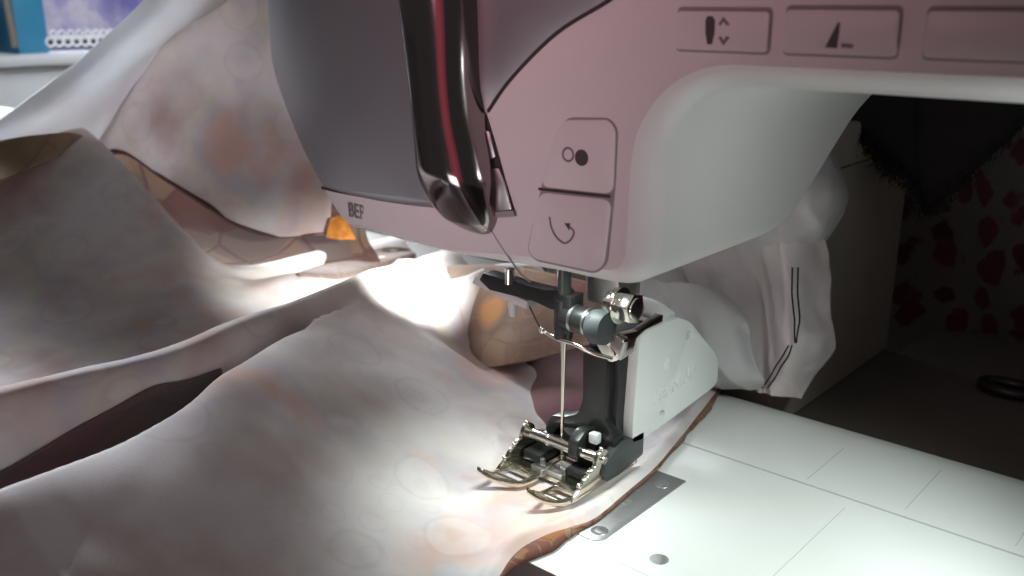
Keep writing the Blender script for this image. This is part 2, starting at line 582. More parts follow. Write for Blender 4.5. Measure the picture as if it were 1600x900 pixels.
def lavender_material():
    m, nt, b = new_mat('lavender_print')
    L = nt.links
    tc = N(nt, 'ShaderNodeTexCoord')
    n1 = N(nt, 'ShaderNodeTexNoise', Scale=22.0, Detail=5.0)
    L.new(tc.outputs['Object'], n1.inputs['Vector'])
    r = ramp(nt, [(0.38, (0.16, 0.14, 0.38)), (0.5, (0.3, 0.27, 0.48)), (0.58, (0.5, 0.46, 0.55)), (0.7, (0.2, 0.16, 0.4))])
    L.new(n1.outputs['Fac'], r.inputs[0])
    L.new(r.outputs[0], b.inputs['Base Color'])
    b.inputs['Roughness'].default_value = 0.9
    return m


M['rose'] = floral_material()
M['lav'] = lavender_material()

# ================================================================== SETTING
DZ = -15.0
bm = bmesh.new()
bm_box(bm, (-900, 560, -200), (900, 580, 800))
w = from_bm('wall', bm, M['wall'])
w['kind'] = 'structure'

# ================================================================== SEWING MACHINE
mach = thing('sewing_machine', 'white sewing machine with silver front panel and lit bed, filling the upper right', 'sewing machine')

# --- head and arm shell
outl = [(-43, 61.3)]
outl += [(32, 61.6)]
arc = [(32 + 8.6 * math.sin(t), 70.2 - 8.6 * math.cos(t)) for t in np.linspace(0, math.pi / 2, 9)]
outl += arc[1:]
outl += [(40.6, 79)]
arc = [(56 - 15.3 * math.cos(t), 85.6 + 15.3 * math.sin(t)) for t in np.linspace(0, math.pi / 2, 14)]
outl += arc
outl += [(150, 100.9), (150, 190), (-96, 190)]
left_px = [(396, -60), (400, 0), (405, 50), (418, 100), (440, 160), (470, 225), (500, 288), (522, 328), (543, 358)]
left = [front(*p) for p in left_px]
outl += [(p[0] - 0.6, p[2]) for p in left]


def dense(loop, step):
    out = []
    for i in range(len(loop)):
        a, b = np.array(loop[i], float), np.array(loop[(i + 1) % len(loop)], float)
        k = max(1, int(np.linalg.norm(b - a) / step))
        out += [a + (b - a) * j / k for j in range(k)]
    return out


O = np.array(dense(outl, 2.5))
for _ in range(2):
    O = 0.25 * np.roll(O, 1, 0) + 0.5 * O + 0.25 * np.roll(O, -1, 0)
T = np.roll(O, -1, 0) - np.roll(O, 1, 0)
T /= np.linalg.norm(T, axis=1)[:, None]
NI = np.stack([-T[:, 1], T[:, 0]], 1)      # inward for a counter-clockwise loop
V, F = [], []
n = len(O)


def backy(x, z):
    return 25 + min(46, max(0, (z - 61)) * 1.47)


rings = []
R2, T0 = 9.0, math.radians(30)
R1 = np.interp(O[:, 0], [-8, 18], [2.6, 8.0])[:, None]
for t in np.linspace(T0, math.pi / 2, 9):
    q = O + NI * R1 * (1 - math.sin(t))
    dep = R2 * (math.cos(T0) - math.cos(t)) * np.interp(O[:, 0], [-8, 18], [0.4, 1.0])
    rings.append([(q[i, 0], yoff(q[i, 0]) + dep[i], q[i, 1]) for i in range(n)])
for t in np.linspace(0, math.pi / 2, 7):
    q = O + NI * 3 * (1 - math.cos(t))
    rings.append([(q[i, 0], max(backy(*O[i]) - 3 + 3 * math.sin(t), yoff(O[i, 0]) + 9), q[i, 1]) for i in range(n)])
for r in rings:
    V += r
for k in range(len(rings) - 1):
    for i in range(n):
        j = (i + 1) % n
        F.append((k * n + i, k * n + j, (k + 1) * n + j, (k + 1) * n + i))
bm = bmesh.new()
bv = [bm.verts.new(v) for v in V]
for f in F:
    bm.faces.new([bv[i] for i in f])
bm.verts.ensure_lookup_table()
es = [bm.edges.get((bv[(len(rings) - 1) * n + i], bv[(len(rings) - 1) * n + (i + 1) % n])) for i in range(n)]
bmesh.ops.triangle_fill(bm, use_beauty=True, use_dissolve=False, edges=es)
from mathutils.geometry import delaunay_2d_cdt
loop2 = [Vector((r[0], r[2])) for r in rings[0]]
la = np.array(loop2)


def inside(x, z, margin=1.2):
    c = False
    for i in range(len(la)):
        (x0, z0), (x1, z1) = la[i], la[i - 1]
        if (z0 > z) != (z1 > z) and x < (x1 - x0) * (z - z0) / (z1 - z0) + x0:
            c = not c
    return c and np.min(np.hypot(la[:, 0] - x, la[:, 1] - z)) > margin


pts2 = list(loop2)
for gx in np.arange(-110, 150, 3.2):
    for gz in np.arange(60, 192, 5.0):
        if (gx < 2 or gz < 135) and inside(gx, gz):
            pts2.append(Vector((gx, gz)))
vo, eo, fo_, *_r = delaunay_2d_cdt(pts2, [(i, (i + 1) % n) for i in range(n)], [], 1, 1e-5)
cv = [bm.verts.new((v.x, yoff(v.x), v.y)) for v in vo]
for f in fo_:
    bm.faces.new([cv[i] for i in f])
bmesh.ops.remove_doubles(bm, verts=bm.verts, dist=0.01)
shell = from_bm('shell', bm, M['shell'], mach, sharp=22)

# --- silver front panel
rp = catmull([np.array(p, float) for p in [(766, 331), (764, 280), (761, 225), (763, 172), (800, 120), (870, 50), (950, 0), (1010, -40)]], 8)
lp = catmull([np.array(p, float) for p in [(506, 291), (490, 262), (470, 222), (447, 165), (426, 105), (413, 55), (408, 0), (404, -45)]], 8)
m = len(rp)
nc = 24
V, F = [], []
for i in range(m):
    A, B = front(*lp[i]), front(*rp[i])
    for j in range(nc + 1):
        t = j / nc
        x, z = A[0] + (B[0] - A[0]) * t, A[2] + (B[2] - A[2]) * t
        if i == 0:
            z = z - 0.6 * math.sin(math.pi * t)
        edge = 1.0 if 0 < j < nc and 0 < i else 0.0
        V.append((x, yoff(x) - 0.2 - 0.75 * edge, z))
for i in range(m - 1):
    for j in range(nc):
        a = i * (nc + 1) + j
        F.append((a, a + 1, a + nc + 2, a + nc + 1))
mesh('front_panel', V, F, M['silver'], mach, sharp=60)
front_line('panel_seam', [(503, 293), (560, 305), (620, 313), (668, 319), (740, 333)], 0.7, M['groove'], mach, proud=0.2)
front_line('panel_seam', [(763, 174), (800, 122), (870, 52), (950, 2), (1010, -40)], 0.7, M['groove'], mach, proud=0.25)

# --- threading slot with the metal inside it
slot = front_plate('threading_slot', [(742, 150), (760, 176), (775, 225), (790, 280), (806, 333), (765, 336), (742, 300)], -0.1, 0.35, M['groove'], mach)
front_plate('take_up_hook', [(770, 262), (783, 262), (793, 290), (803, 327), (772, 330)], 0.3, 0.9, M['steel'], slot, bevel=0.15)
front_plate('take_up_hook', [(758, 200), (768, 205), (778, 245), (766, 250)], 0.3, 0.9, M['steel'], slot, bevel=0.15)
o = front_plate('slot_rim', [(766, 331), (806, 328), (808, 337), (764, 340)], 0.3, 0.8, M['groove_grey'], slot)

# --- chrome lever cover
rows = [(-60, 636, 745), (0, 640, 748), (60, 647, 750), (120, 655, 752), (180, 661, 758), (230, 664, 768), (275, 667, 776), (305, 674, 777),
        (325, 682, 776), (342, 693, 773), (355, 708, 768), (363, 722, 762), (367, 735, 752)]
V, F = [], []
K = 28
rws = catmull([np.array(r, float) for r in rows], 6)
for i, (py, xl, xr) in enumerate(rws):
    A, B = front(xl, py, 2.0), front(xr, py, 0.5)
    cx, a = (A[0] + B[0]) / 2, max(0.3, (B[0] - A[0]) / 2)
    dep = 9.5 * min(1.0, (a / 6.5)) ** 0.8 * (1 - 0.8 * max(0.0, min(1.0, (py - 262) / 112.0)) ** 1.6)
    z = (A[2] + B[2]) / 2
    for k in range(K + 1):
        t = math.pi * k / K
        ca, sa = math.cos(t), math.sin(t)
        V.append((cx - a * math.copysign(abs(ca) ** 0.75, ca), YF - dep * sa ** 0.8 + 0.2, z))
for i in range(len(rws) - 1):
    for k in range(K):
        p = i * (K + 1) + k
        F.append((p, p + 1, p + K + 2, p + K + 1))
F.append(tuple((len(rws) - 1) * (K + 1) + k for k in range(K + 1)))
mesh('lever_cover', V, F, M['darkchrome'], mach, sharp=50)

# --- seam in the shell
front_line('shell_seam', [(759, 345), (775, 372), (800, 410), (815, 430), (829, 441)], 0.3, M['groove_grey'], mach)

# --- lettering
def text(name, body, size, mat, parent, mtx, extrude=0.03, offset=0.0, shear=0.0, spacing=1.0):
    c = bpy.data.curves.new(name, 'FONT')
    c.body = body
    c.size = size * MM
    c.extrude = extrude * MM
    c.offset = offset * MM
    c.shear = shear
    c.space_character = spacing
    c.materials.append(mat)
    o = bpy.data.objects.new(name, c)
    COL.objects.link(o)
    bpy.context.view_layer.update()
    me = bpy.data.meshes.new_from_object(o.evaluated_get(bpy.context.evaluated_depsgraph_get()))
    bpy.data.objects.remove(o)
    o = bpy.data.objects.new(name, me)
    COL.objects.link(o)
    o.parent = parent
    o.matrix_local = mtx
    return o


def glare_print():  # letters pale along the word: glare painted into their colour
    m, nt, b = new_mat('glare_print')
    L = nt.links
    tc = N(nt, 'ShaderNodeTexCoord')
    sx = N(nt, 'ShaderNodeSeparateXYZ')
    L.new(tc.outputs['Object'], sx.inputs[0])
    nz = N(nt, 'ShaderNodeTexNoise', Scale=900.0)
    L.new(tc.outputs['Object'], nz.inputs['Vector'])
    ma = N(nt, 'ShaderNodeMath', operation='MULTIPLY_ADD')
    L.new(nz.outputs['Fac'], ma.inputs[0])
    ma.inputs[1].default_value = 0.003
    L.new(sx.outputs[0], ma.inputs[2])
    mr = N(nt, 'ShaderNodeMapRange')
    mr.inputs[1].default_value = 0.0085
    mr.inputs[2].default_value = 0.022
    L.new(ma.outputs[0], mr.inputs[0])
    c = mixc(nt, mr.outputs[0], (0.2, 0.19, 0.19), (0.74, 0.73, 0.73))
    L.new(c, b.inputs['Base Color'])
    b.inputs['Roughness'].default_value = 0.4
    return m


p = front(546, 337, 0.0)
q = front(640, 357, 0.0)
d = Vector(q - p).normalized()
nrm = Vector((0, -1, 0))
nrm = (nrm - d * nrm.dot(d)).normalized()
up = nrm.cross(d)
mt = Matrix(((d.x, up.x, nrm.x, p[0] * MM), (d.y, up.y, nrm.y, (p[1] - 0.35) * MM), (d.z, up.z, nrm.z, p[2] * MM), (0, 0, 0, 1)))
text('lettering', "BERNINA", 5.0, glare_print(), mach, mt, offset=0.12, spacing=1.02)

# --- start and speed buttons in their inset panel
BP = [(888, 183), (952, 184), (966, 200), (962, 290), (950, 412), (932, 428), (838, 408), (824, 392), (845, 297), (870, 205)]
rim = front_plate('button_panel', BP, -0.3, 0.10, M['groove_grey'], mach, rad=1.5)
b1 = front_plate('button', [(885, 187), (953, 187), (964, 203), (960, 303), (847, 291), (871, 205)], 0.02, 0.45, M['shell'], rim, rad=2.2, bevel=0.15)
b2 = front_plate('button', [(845, 300), (958, 312), (947, 411), (932, 424), (838, 404), (827, 391)], 0.02, 0.45, M['shell'], rim, rad=2.2, bevel=0.15)
front_line('button_split', [(842, 295), (955, 307)], 0.55, M['groove'], rim, proud=0.2)


def front_ring(name, cx, cy, r, w, parent, mat, proud):
    P = front(cx, cy)
    V, F = [], []
    k = 24
    for i in range(k):
        t = 2 * math.pi * i / k
        for rr in (r - w / 2, r + w / 2):
            V.append((P[0] + rr * math.cos(t), YF - proud, P[2] + rr * math.sin(t)))
    for i in range(k):
        j = (i + 1) % k
        F.append((2 * i, 2 * i + 1, 2 * j + 1, 2 * j))
    return mesh(name, V, F, mat, parent, smooth=False)


front_ring('icon', 890, 241, 1.25, 0.45, rim, M['icon_grey'], 0.5)
P = front(911, 246)
bm = bmesh.new()
bm_prism(bm, circle(P[0], P[2], 1.55), lambda u, v, d: (u, YF - d, v), 0.4, 0.52)
from_bm('icon', bm, M['icon'], rim)
front_line('icon', [(861, 338), (864, 355), (872, 370), (884, 379), (894, 374), (899, 362), (893, 354)], 0.42, M['icon_grey'], rim, proud=0.52)
P = front(890, 353)
bm = bmesh.new()
bm_prism(bm, [(P[0] - 0.9, P[2] + 0.5), (P[0] + 0.5, P[2] + 0.7), (P[0] + 0.3, P[2] - 0.8)], lambda u, v, d: (u, YF - d, v), 0.4, 0.53)
from_bm('icon', bm, M['icon'], rim)

# --- row of wide buttons on the arm
for (x0, y0, x1, y1, ic) in ((1061, 17, 1201, 82, 'a'), (1231, 15, 1401, 89, 'b'), (1452, 17, 1640, 97, None)):
    A, B = front(x0, y0), front(x1, y1)
    r_ = [(A[0], A[2]), (B[0], A[2]), (B[0], B[2]), (A[0], B[2])]
    g = [(A[0] - 0.25, A[2] + 0.7), (B[0] + 0.25, A[2] + 0.7), (B[0] + 0.25, B[2] - 0.4), (A[0] - 0.25, B[2] - 0.4)]
    bm = bmesh.new()
    bm_prism(bm, rounded(r_, 0.9, 4), lambda u, v, d: (u, YF - d, v), -0.4, 0.75)
    bt = from_bm('button', bm, M['shell'], mach, bevel=0.25)
    bm = bmesh.new()
    bm_prism(bm, rounded(g, 1.0, 4), lambda u, v, d: (u, YF - d, v), -0.4, 0.05)
    from_bm('recess', bm, M['groove_grey'], bt)

    def icon(pts, mat):
        o2 = [(front(px, py)[0], front(px, py)[2]) for px, py in pts]
        bm = bmesh.new()
        bm_prism(bm, o2, lambda u, v, d: (u, YF - d, v), 0.7, 0.82)
        from_bm('icon', bm, mat, bt)
    if ic == 'a':
        icon([(1109, 25), (1117, 25), (1121, 32), (1120, 52), (1116, 69), (1109, 69), (1106, 52), (1106, 32)], M['icon'])
        icon([(1126, 38), (1134, 26), (1144, 38), (1139, 40), (1134, 33), (1130, 40)], M['icon_grey'])
        icon([(1126, 58), (1130, 56), (1134, 63), (1139, 56), (1144, 58), (1134, 71)], M['icon_grey'])
    if ic == 'b':
        icon([(1313, 34), (1316, 36), (1311, 75), (1292, 74)], M['icon'])
        icon([(1318, 67), (1336, 69), (1336, 75), (1318, 74)], M['icon_grey'])

# --- bed
holes = [circle(39.6, -17.8, 2.1), circle(53.5, -19.6, 2.1)]
bm = bmesh.new()
bm_holed(bm, [(-62, -37), (150, -37), (150, 34.0), (-62, 34.0)], holes, -9, 0)
bedf = from_bm('bed_panel', bm, M['bed'], mach, sharp=20)
bm = bmesh.new()
for h in holes:
    cx, cy = np.mean(h, 0)
    bm_cyl(bm, (cx, cy, -9.2), (cx, cy, -8.6), 2.6)
from_bm('hole_floor', bm, M['groove_grey'], bedf)
prof = [(34.75, 0), (60, 0), (68, -0.15), (73, -0.8), (77, -2.6), (79.3, -5.5), (80.2, -9), (80.5, -16), (34.75, -16)]
prof = [tuple(p) for p in prof]
bm = bmesh.new()
bm_prism(bm, prof, lambda u, v, d: (d, u, v), -62, 150)
bedr = from_bm('bed_panel', bm, M['bed'], mach, sharp=40)
bm = bmesh.new()
bm_box(bm, (-62, 33.5, -9), (150, 35.5, -4))
bm_box(bm, (-62, -36.5, -16), (150, 78, -9.3))
from_bm('bed_base', bm, M['groove'], mach)


def bed_line(a, b, w, mat, parent, name='guide_line', z=0.03):
    a, b = Vector((*a, 0)), Vector((*b, 0))
    t = (b - a).normalized()
    nn = Vector((-t.y, t.x, 0)) * w / 2
    V = [a - nn, b - nn, b + nn, a + nn]
    V = [(v.x, v.y, z) for v in V] + [(v.x, v.y, -0.3) for v in V]
    return mesh(name, V, [(0, 1, 2, 3), (0, 4, 5, 1), (1, 5, 6, 2), (2, 6, 7, 3), (3, 7, 4, 0)], mat, parent, smooth=False)


M['faint'] = plain('faint_line', (0.52, 0.52, 0.5), 0.6)
bed_line((48.2, 37), (48.2, 60), 0.22, M['faint'], bedr)
bed_line((72, 38), (72, 64), 0.22, M['faint'], bedr)
bed_line((96, 38), (96, 64), 0.22, M['faint'], bedr)
bed_line((61, -36), (61, 29.5), 0.2, M['faint'], bedf)
bed_line((8, -24.2), (60, -24.8), 0.25, M['faint'], bedf)

# --- stitch plate
bm = bmesh.new()
bm_prism(bm, rounded([(-40, -21.3), (24.6, -21.3), (26.3, -19.4), (26.0, 16), (-40, 16)], [0.2, 1.0, 1.0, 0.3, 0.2], 4), lambda u, v, d: (u, v, d), -0.3, 0.22)
sp = from_bm('stitch_plate', bm, M['plate'], mach, bevel=0.08)
for (px, py) in ((1035, 757), (937, 829)):
    p = atz(px, py, 0.2)
    bm = bmesh.new()
    bm_cyl(bm, (p[0], p[1], 0.1), (p[0], p[1], 0.3), 2.1, 1.9)
    bm_cyl(bm, (p[0], p[1], 0.25), (p[0], p[1], 0.36), 1.3, 0.9)
    from_bm('screw', bm, M['steel'], sp)
for (y0, x0, x1) in ((-1.5, 16, 21.5), (-3.6, 18, 21.5), (4, 17, 20)):
    bed_line((x0, y0), (x1, y0), 0.16, M['faint'], sp, 'engraved_mark', z=0.25)

# --- needle bar, clamp, needle, threader, guide
bm = bmesh.new()
bm_cyl(bm, (-1, 0, 38.5), (-1, 0, 64), 1.7)
from_bm('needle_bar', bm, M['blackgrey'], mach)
bm = bmesh.new()
bm_cyl(bm, (-1, 0, 36.0), (-1, 0, 46), 2.4)
bm_box(bm, (-2.6, -2, 38), (2.5, 3.2, 47.5))
bm_cyl(bm, (-0.5, 0, 41.8), (7.6, 0, 41.8), 3.3)
clamp = from_bm('needle_clamp', bm, M['black'], mach, bevel=0.25)
bm = bmesh.new()
bm_cyl(bm, (2.2, 0, 41.8), (3.0, 0, 41.8), 3.45)
bm_cyl(bm, (6.4, 0, 41.8), (7.0, 0, 41.8), 3.45)
from_bm('band', bm, M['steel'], clamp)
bm = bmesh.new()
bm_cyl(bm, (7.6, 0, 41.2), (9.0, 0, 41.2), 3.9, 4.3, 28)
bm_cyl(bm, (9.0, 0, 41.2), (11.8, 0, 41.2), 4.3, 3.9, 32)
from_bm('clamp_knob', bm, plain('knob_grey', (0.06, 0.07, 0.075), 0.55, var=0.3), mach, bevel=0.4)
tube('thread_guide', [(-7.4, 0, 36.4), (-5.6, 0.2, 35.8), (-1, -1.8, 36.1), (4, -2.2, 36.3), (8.5, -1.5, 35.0), (13, 1, 33.8)], 0.55, M['chrome'], mach)
bm = bmesh.new()
bmesh.ops.create_uvsphere(bm, u_segments=16, v_segments=10, radius=0.95, matrix=Matrix.Translation((-7.6, 0, 36.5)))
from_bm('guide_ball', bm, M['chrome'], mach)
tube('needle', [(-0.9, 0, 38), (-0.9, 0, 30), (-0.9, 0, 18), (-0.9, 0, 9), (-0.9, 0, 5), (-0.9, 0, 2)], 0.5, M['needle'], mach, n=10, taper=[1.9, 1.2, 0.85, 0.8, 0.75, 0.2])
bm = bmesh.new()
A = [(-27.6, 46.0), (-26.2, 48.2), (-20, 47.9), (-6, 47.6), (-1, 48.6), (1, 46.8), (-0.3, 43.2), (-4, 43.0), (-10, 44.0), (-24, 43.9)]
bm_prism(bm, A, lambda u, v, d: (u, d, v), -1.6, 3.0)
thr = from_bm('needle_threader', bm, M['black'], mach, bevel=0.5)
bm = bmesh.new()
bm_cyl(bm, (-17.3, -1.2, 47), (-17.3, -1.2, 50.8), 1.4, 1.2)
from_bm('pin', bm, M['chrome'], thr)
bm = bmesh.new()
bm_prism(bm, [(-31, 44.2), (-17.6, 41.7), (-12.4, 41.0), (-12.2, 43.2), (-30, 46.2)], lambda u, v, d: (u, d, v), -0.6, 3.6)
bm_cyl(bm, (-17.6, 0.2, 37.8), (-17.6, 0.2, 42), 0.9, 1.1, 12)
from_bm('threader_guide', bm, M['clearish'], mach, bevel=0.3)
tube('take_up_wire', [(-14.8, 1, 45), (-12.6, 0.6, 42), (-9, 0, 37.8), (-7.4, 0, 36.6)], 0.2, M['thread'], mach, n=6)
bm = bmesh.new()
bm_box(bm, (2, 4, 45), (12, 14, 66))
from_bm('presser_bar', bm, M['steel'], mach, bevel=1.2)

# ================================================================== WALKING FOOT
foot = thing('walking_foot', 'walking presser foot with white side cover and chrome forked toes standing on the cloth', 'presser foot')
CO = [(9.4, 9.3), (9.3, 15.7), (10.8, 36.2), (14.4, 37.6), (28.3, 37.4), (34.3, 34.8), (49.2, 21.6), (51.2, 18.5), (51.3, 12.3), (48, 11.4), (23.1, 9.1), (14, 8.6)]
COr = rounded(CO, [1.2, 1, 1.2, 2, 2.2, 2.5, 2.0, 1.5, 1.4, 1.5, 1, 1], 4)
CH = [circle(34.0, 31.2, 1.15, 18), circle(22.6, 12.2, 1.5, 18)]
bm = bmesh.new()
bm_holed(bm, COr, CH, 11.2, 14.0)
bmesh.ops.transform(bm, matrix=Matrix(((0, 0, 1, 0), (1, 0, 0, 0), (0, 1, 0, 0), (0, 0, 0, 1))), verts=bm.verts)
cover = from_bm('side_cover', bm, M['cover'], foot, bevel=0.7, seg=3, sharp=40)
bm = bmesh.new()
for h in CH:
    c = np.mean(h, 0)
    bm_cyl(bm, (11.0, c[0], c[1]), (12.2, c[0], c[1]), 1.45)
from_bm('screw', bm, M['steel'], cover)


def on_cover(y, z, ang, x=14.0):
    c, s = math.cos(ang), math.sin(ang)
    return Matrix(((0, 0, 1, x * MM), (c, -s, 0, y * MM), (s, c, 0, z * MM), (0, 0, 0, 1)))


text('lettering', "BERNINA", 5.0, M['cover'], cover, on_cover(18.4, 16.2, math.radians(7)), extrude=0.22, offset=0.08, spacing=1.05)
bm = bmesh.new()
bm_cyl(bm, (13.9, 24.5, 25.8), (14.2, 24.5, 25.8), 1.9, n=20)
from_bm('emblem', bm, M['cover'], cover, bevel=0.08)
tube('arm_rod', [(-4, 27, 38.2), (3, 27, 38.6), (8, 27, 38.2), (12, 27, 36.6)], 2.5, M['cover'], foot, n=16)

# black housing
bm = bmesh.new()
H1 = [(6.5, 9.5), (6.0, 16), (7.0, 24), (6.2, 35.5), (26, 35.5), (34, 20), (34, 11.5), (22, 9.5)]
bm_prism(bm, rounded(H1, 1.5, 3), lambda u, v, d: (d, u, v), 2.2, 11.1)
hous = from_bm('housing', bm, M['black'], foot, bevel=0.4)
bm = bmesh.new()
bm_prism(bm, rounded([(2.6, 33), (2.9, 20), (1.5, 15.5), (-2.5, 13.6), (-7.0, 12.6), (-8.8, 9.8), (-8.8, 7.2), (-6.4, 7.2), (-5.4, 9.8), (-2, 10.8), (2.5, 11.4), (6.5, 10.0), (8.5, 6.8), (12.6, 6.8), (12.6, 12), (9.6, 16), (9.6, 33)], 1.2, 3),
         lambda u, v, d: (u, d, v), 3.2, 7.4)
from_bm('shank', bm, M['black'], foot, bevel=0.45)
bm = bmesh.new()
bm_prism(bm, rounded([(-4.5, 7.5), (-4.5, 12), (-1, 14.2), (5, 13.2), (8.5, 10.5), (8.5, 6), (4, 6)], 1.0, 3), lambda u, v, d: (d, u, v), 4.4, 7.2)
from_bm('rod_hook', bm, M['black'], foot, bevel=0.4)
bm = bmesh.new()
bm_prism(bm, rounded([(-1.5, 2.8), (-3.0, 5.0), (-1.0, 8.6), (6, 10.5), (14.5, 10.5), (14.5, 4.2), (4, 2.6)], 0.8, 3), lambda u, v, d: (d, u, v), 11.3, 14.0)
from_bm('side_link', bm, M['blackgrey'], foot, bevel=0.4)
bm = bmesh.new()
bm_box(bm, (8.0, -1.2, 11.2), (10.6, 1.0, 14.0))
from_bm('spring_end', bm, M['clearish'], foot, bevel=0.5)

# clamp bracket and screw at the top
bm = bmesh.new()
bm_prism(bm, rounded([(5.0, 42.6), (5.0, 39), (9.5, 33.4), (11.5, 32.2), (14, 33.4), (15.5, 38.6), (12.8, 39.2), (10.6, 40), (10.0, 42.6)], 0.9, 3),
         lambda u, v, d: (u, d, v), 2.0, 4.2)
bm_prism(bm, rounded([(3.2, 32.6), (3.2, 39.2), (11, 38.2), (22, 39.8), (22, 36), (12, 33.6)], 0.8, 3), lambda u, v, d: (d, u, v), 11.4, 13.4)
from_bm('clamp_bracket', bm, M['chrome'], foot, bevel=0.35)
bm = bmesh.new()
bm_cyl(bm, (9.2, 4.6, 46.0), (11.0, 4.6, 46.0), 3.4, n=28)
bm_cyl(bm, (11.2, 4.6, 46.0), (12.6, 4.6, 46.0), 4.5, n=28)
bm_cyl(bm, (12.6, 4.6, 46.0), (16.6, 4.6, 46.0), 3.6, 3.9, n=6)
bm_cyl(bm, (12.6, 4.6, 46.0), (17.0, 4.6, 46.0), 3.3, 2.7, n=28)
from_bm('clamp_screw', bm, M['chrome'], foot, bevel=0.2)

# sole: frame with side walls, two forked toes with windows and upturned tips
SX0, SX1 = -11.0, 13.2


def toe_z(y):
    return 1.7 + (0.0 if y > -11.5 else 0.045 * (-11.5 - y) ** 2)


def strip(bm, pts, w, th=0.9):
    """flat bar of the sole following points (x, y); the sole's ski shape gives z"""
    P = catmull([np.array(p, float) for p in pts], 5) if len(pts) > 2 else [np.array(pts[0], float) + (np.array(pts[1], float) - np.array(pts[0], float)) * k / 8 for k in range(9)]
    rows_ = []
    for i in range(len(P)):
        t = (P[min(i + 1, len(P) - 1)] - P[max(i - 1, 0)])[:2]
        t /= np.linalg.norm(t)
        nn = np.array([-t[1], t[0]]) * w / 2
        r = []
        for s, dz in ((-1, 0), (1, 0), (1, th), (-1, th)):
            q = P[i][:2] + nn * s
            r.append(bm.verts.new((q[0], q[1], P[i][2] + dz)))
        rows_.append(r)
    for a, b in zip(rows_[:-1], rows_[1:]):
        for k in range(4):
            bm.faces.new((a[k], a[(k + 1) % 4], b[(k + 1) % 4], b[k]))
    bm.faces.new(rows_[0][::-1])
    bm.faces.new(rows_[-1])


for (x0, x1) in ((-10.7, -0.4), (5.0, 13.3)):
    bm = bmesh.new()
    strip(bm, [(x0 + .7, -6.5, 1.7), (x0 + .7, -12, 1.7), (x0 + 1.0, -16.5, 2.5), (x0 + 1.6, -20.4, 4.9)], 1.5, 1.0)
    strip(bm, [(x0 + 0.6, -21.6, 5.5), (x0 + 2.6, -20.2, 3.7), (x0 + 4.8, -18.2, 2.4), (x1 - 2.0, -15.6, 1.75), (x1 - 0.9, -12.5, 1.7), (x1 - 0.8, -6.5, 1.7)], 1.7, 1.0)
    strip(bm, [(x0 + .3, -8.8, 1.72), (x1 - .3, -8.8, 1.72)], 4.4, 0.96)
    strip(bm, [(x0 + 0.8, -16.0, 2.35), (x1 - 2.6, -15.2, 1.72)], 1.3, 0.9)
    from_bm('toe', bm, M['brass'], foot, bevel=0.2)
bm = bmesh.new()
bm_holed(bm, [(SX0 + .1, -8.5), (SX1 - .1, -8.5), (SX1 - .1, 13), (SX0 + .1, 13)], [[(-3.5, -5.5), (4.2, -5.5), (4.2, 4), (-3.5, 4)]], 1.75, 2.7)
from_bm('sole_plate', bm, M['brass'], foot, bevel=0.15)
for x0, x1 in ((SX0, SX0 + 1.0), (SX1 - 1.0, SX1)):
    bm = bmesh.new()
    W = [(-14.5, 2.2), (-12.6, 3.6), (-10.8, 4.4), (-9.2, 6.2), (-7.6, 6.6), (-6.6, 7.7), (-5.0, 7.9), (-4.6, 9.5), (-3.4, 11.0), (-1.2, 11.3), (0.2, 10.0), (0.4, 8.4), (4, 7.2), (11, 4.2), (12.5, 2.0)]
    bm_prism(bm, rounded(W, 0.5, 2), lambda u, v, d: (d, u, v), x0, x1)
    from_bm('side_wall', bm, M['brass'], foot, bevel=0.22)
bm = bmesh.new()
bm_cyl(bm, (SX0 + 0.6, -2.2, 8.8), (SX1 - 0.6, -2.2, 8.8), 1.45, n=24)
bm_cyl(bm, (-3.4, -2.2, 8.8), (-3.0, -2.2, 8.8), 1.65, n=24)
bm_cyl(bm, (SX1 - 0.9, -2.2, 8.8), (SX1 + 0.8, -2.2, 8.8), 1.0, n=16)
bm_cyl(bm, (SX0 - 0.8, -2.2, 8.8), (SX0 + 0.9, -2.2, 8.8), 1.0, n=16)
from_bm('rod', bm, M['chrome'], foot, bevel=0.12)
for (x, y, z) in ((SX0 + .5, -7.4, 7.0), (SX0 + .5, -11.2, 4.8), (SX0 + .5, -2.4, 11.4), (SX1 - .5, -7.2, 7.1), (SX1 - .5, -2.2, 11.4), (SX1 - .5, -10.8, 5.0)):
    bm = bmesh.new()
    bmesh.ops.create_uvsphere(bm, u_segments=12, v_segments=8, radius=0.7, matrix=Matrix.Translation((x, y, z)))
    from_bm('rivet', bm, M['chrome'], foot)
bm = bmesh.new()
bm_box(bm, (-9.4, -5.2, 2.75), (-3.8, 2.4, 5.4))
bm_box(bm, (4.4, -5.0, 2.75), (11.6, 2.4, 5.2))
bm_box(bm, (-9.6, 2.6, 2.75), (11.8, 10, 7.4))
from_bm('feed_block', bm, M['black'], foot, bevel=0.5)
bm = bmesh.new()
bm_box(bm, (-4.6, -7.8, 2.4), (5.0, -6.6, 3.8))
bm_box(bm, (-0.4, -9.5, 2.4), (0.4, -5.0, 4.2))
bm_box(bm, (-4.4, -5.0, 2.4), (-2.8, -4.0, 4.6))
bm_box(bm, (2.6, -5.4, 2.4), (4.2, -4.0, 4.4))
from_bm('cross_bar', bm, M['steel'], foot, bevel=0.2)

# ================================================================== CLOTH UNDER THE FOOT
cloth = thing('printed_cloth', 'pale wrong side of a printed cotton sheet heaped in folds and running under the foot', 'cloth')
BORD = [(1128, 603), (1100, 640), (1078, 668), (1060, 690), (1025, 732), (980, 771), (930, 812), (892, 826), (855, 838), (812, 862), (785, 897), (770, 930), (742, 990)]
bw = np.array(catmull([atz(px, py, 0.8)[:2] for px, py in BORD], 8))
bw = bw[np.argsort(bw[:, 1])]


def xb(y):
    return np.interp(y, bw[:, 1], bw[:, 0])


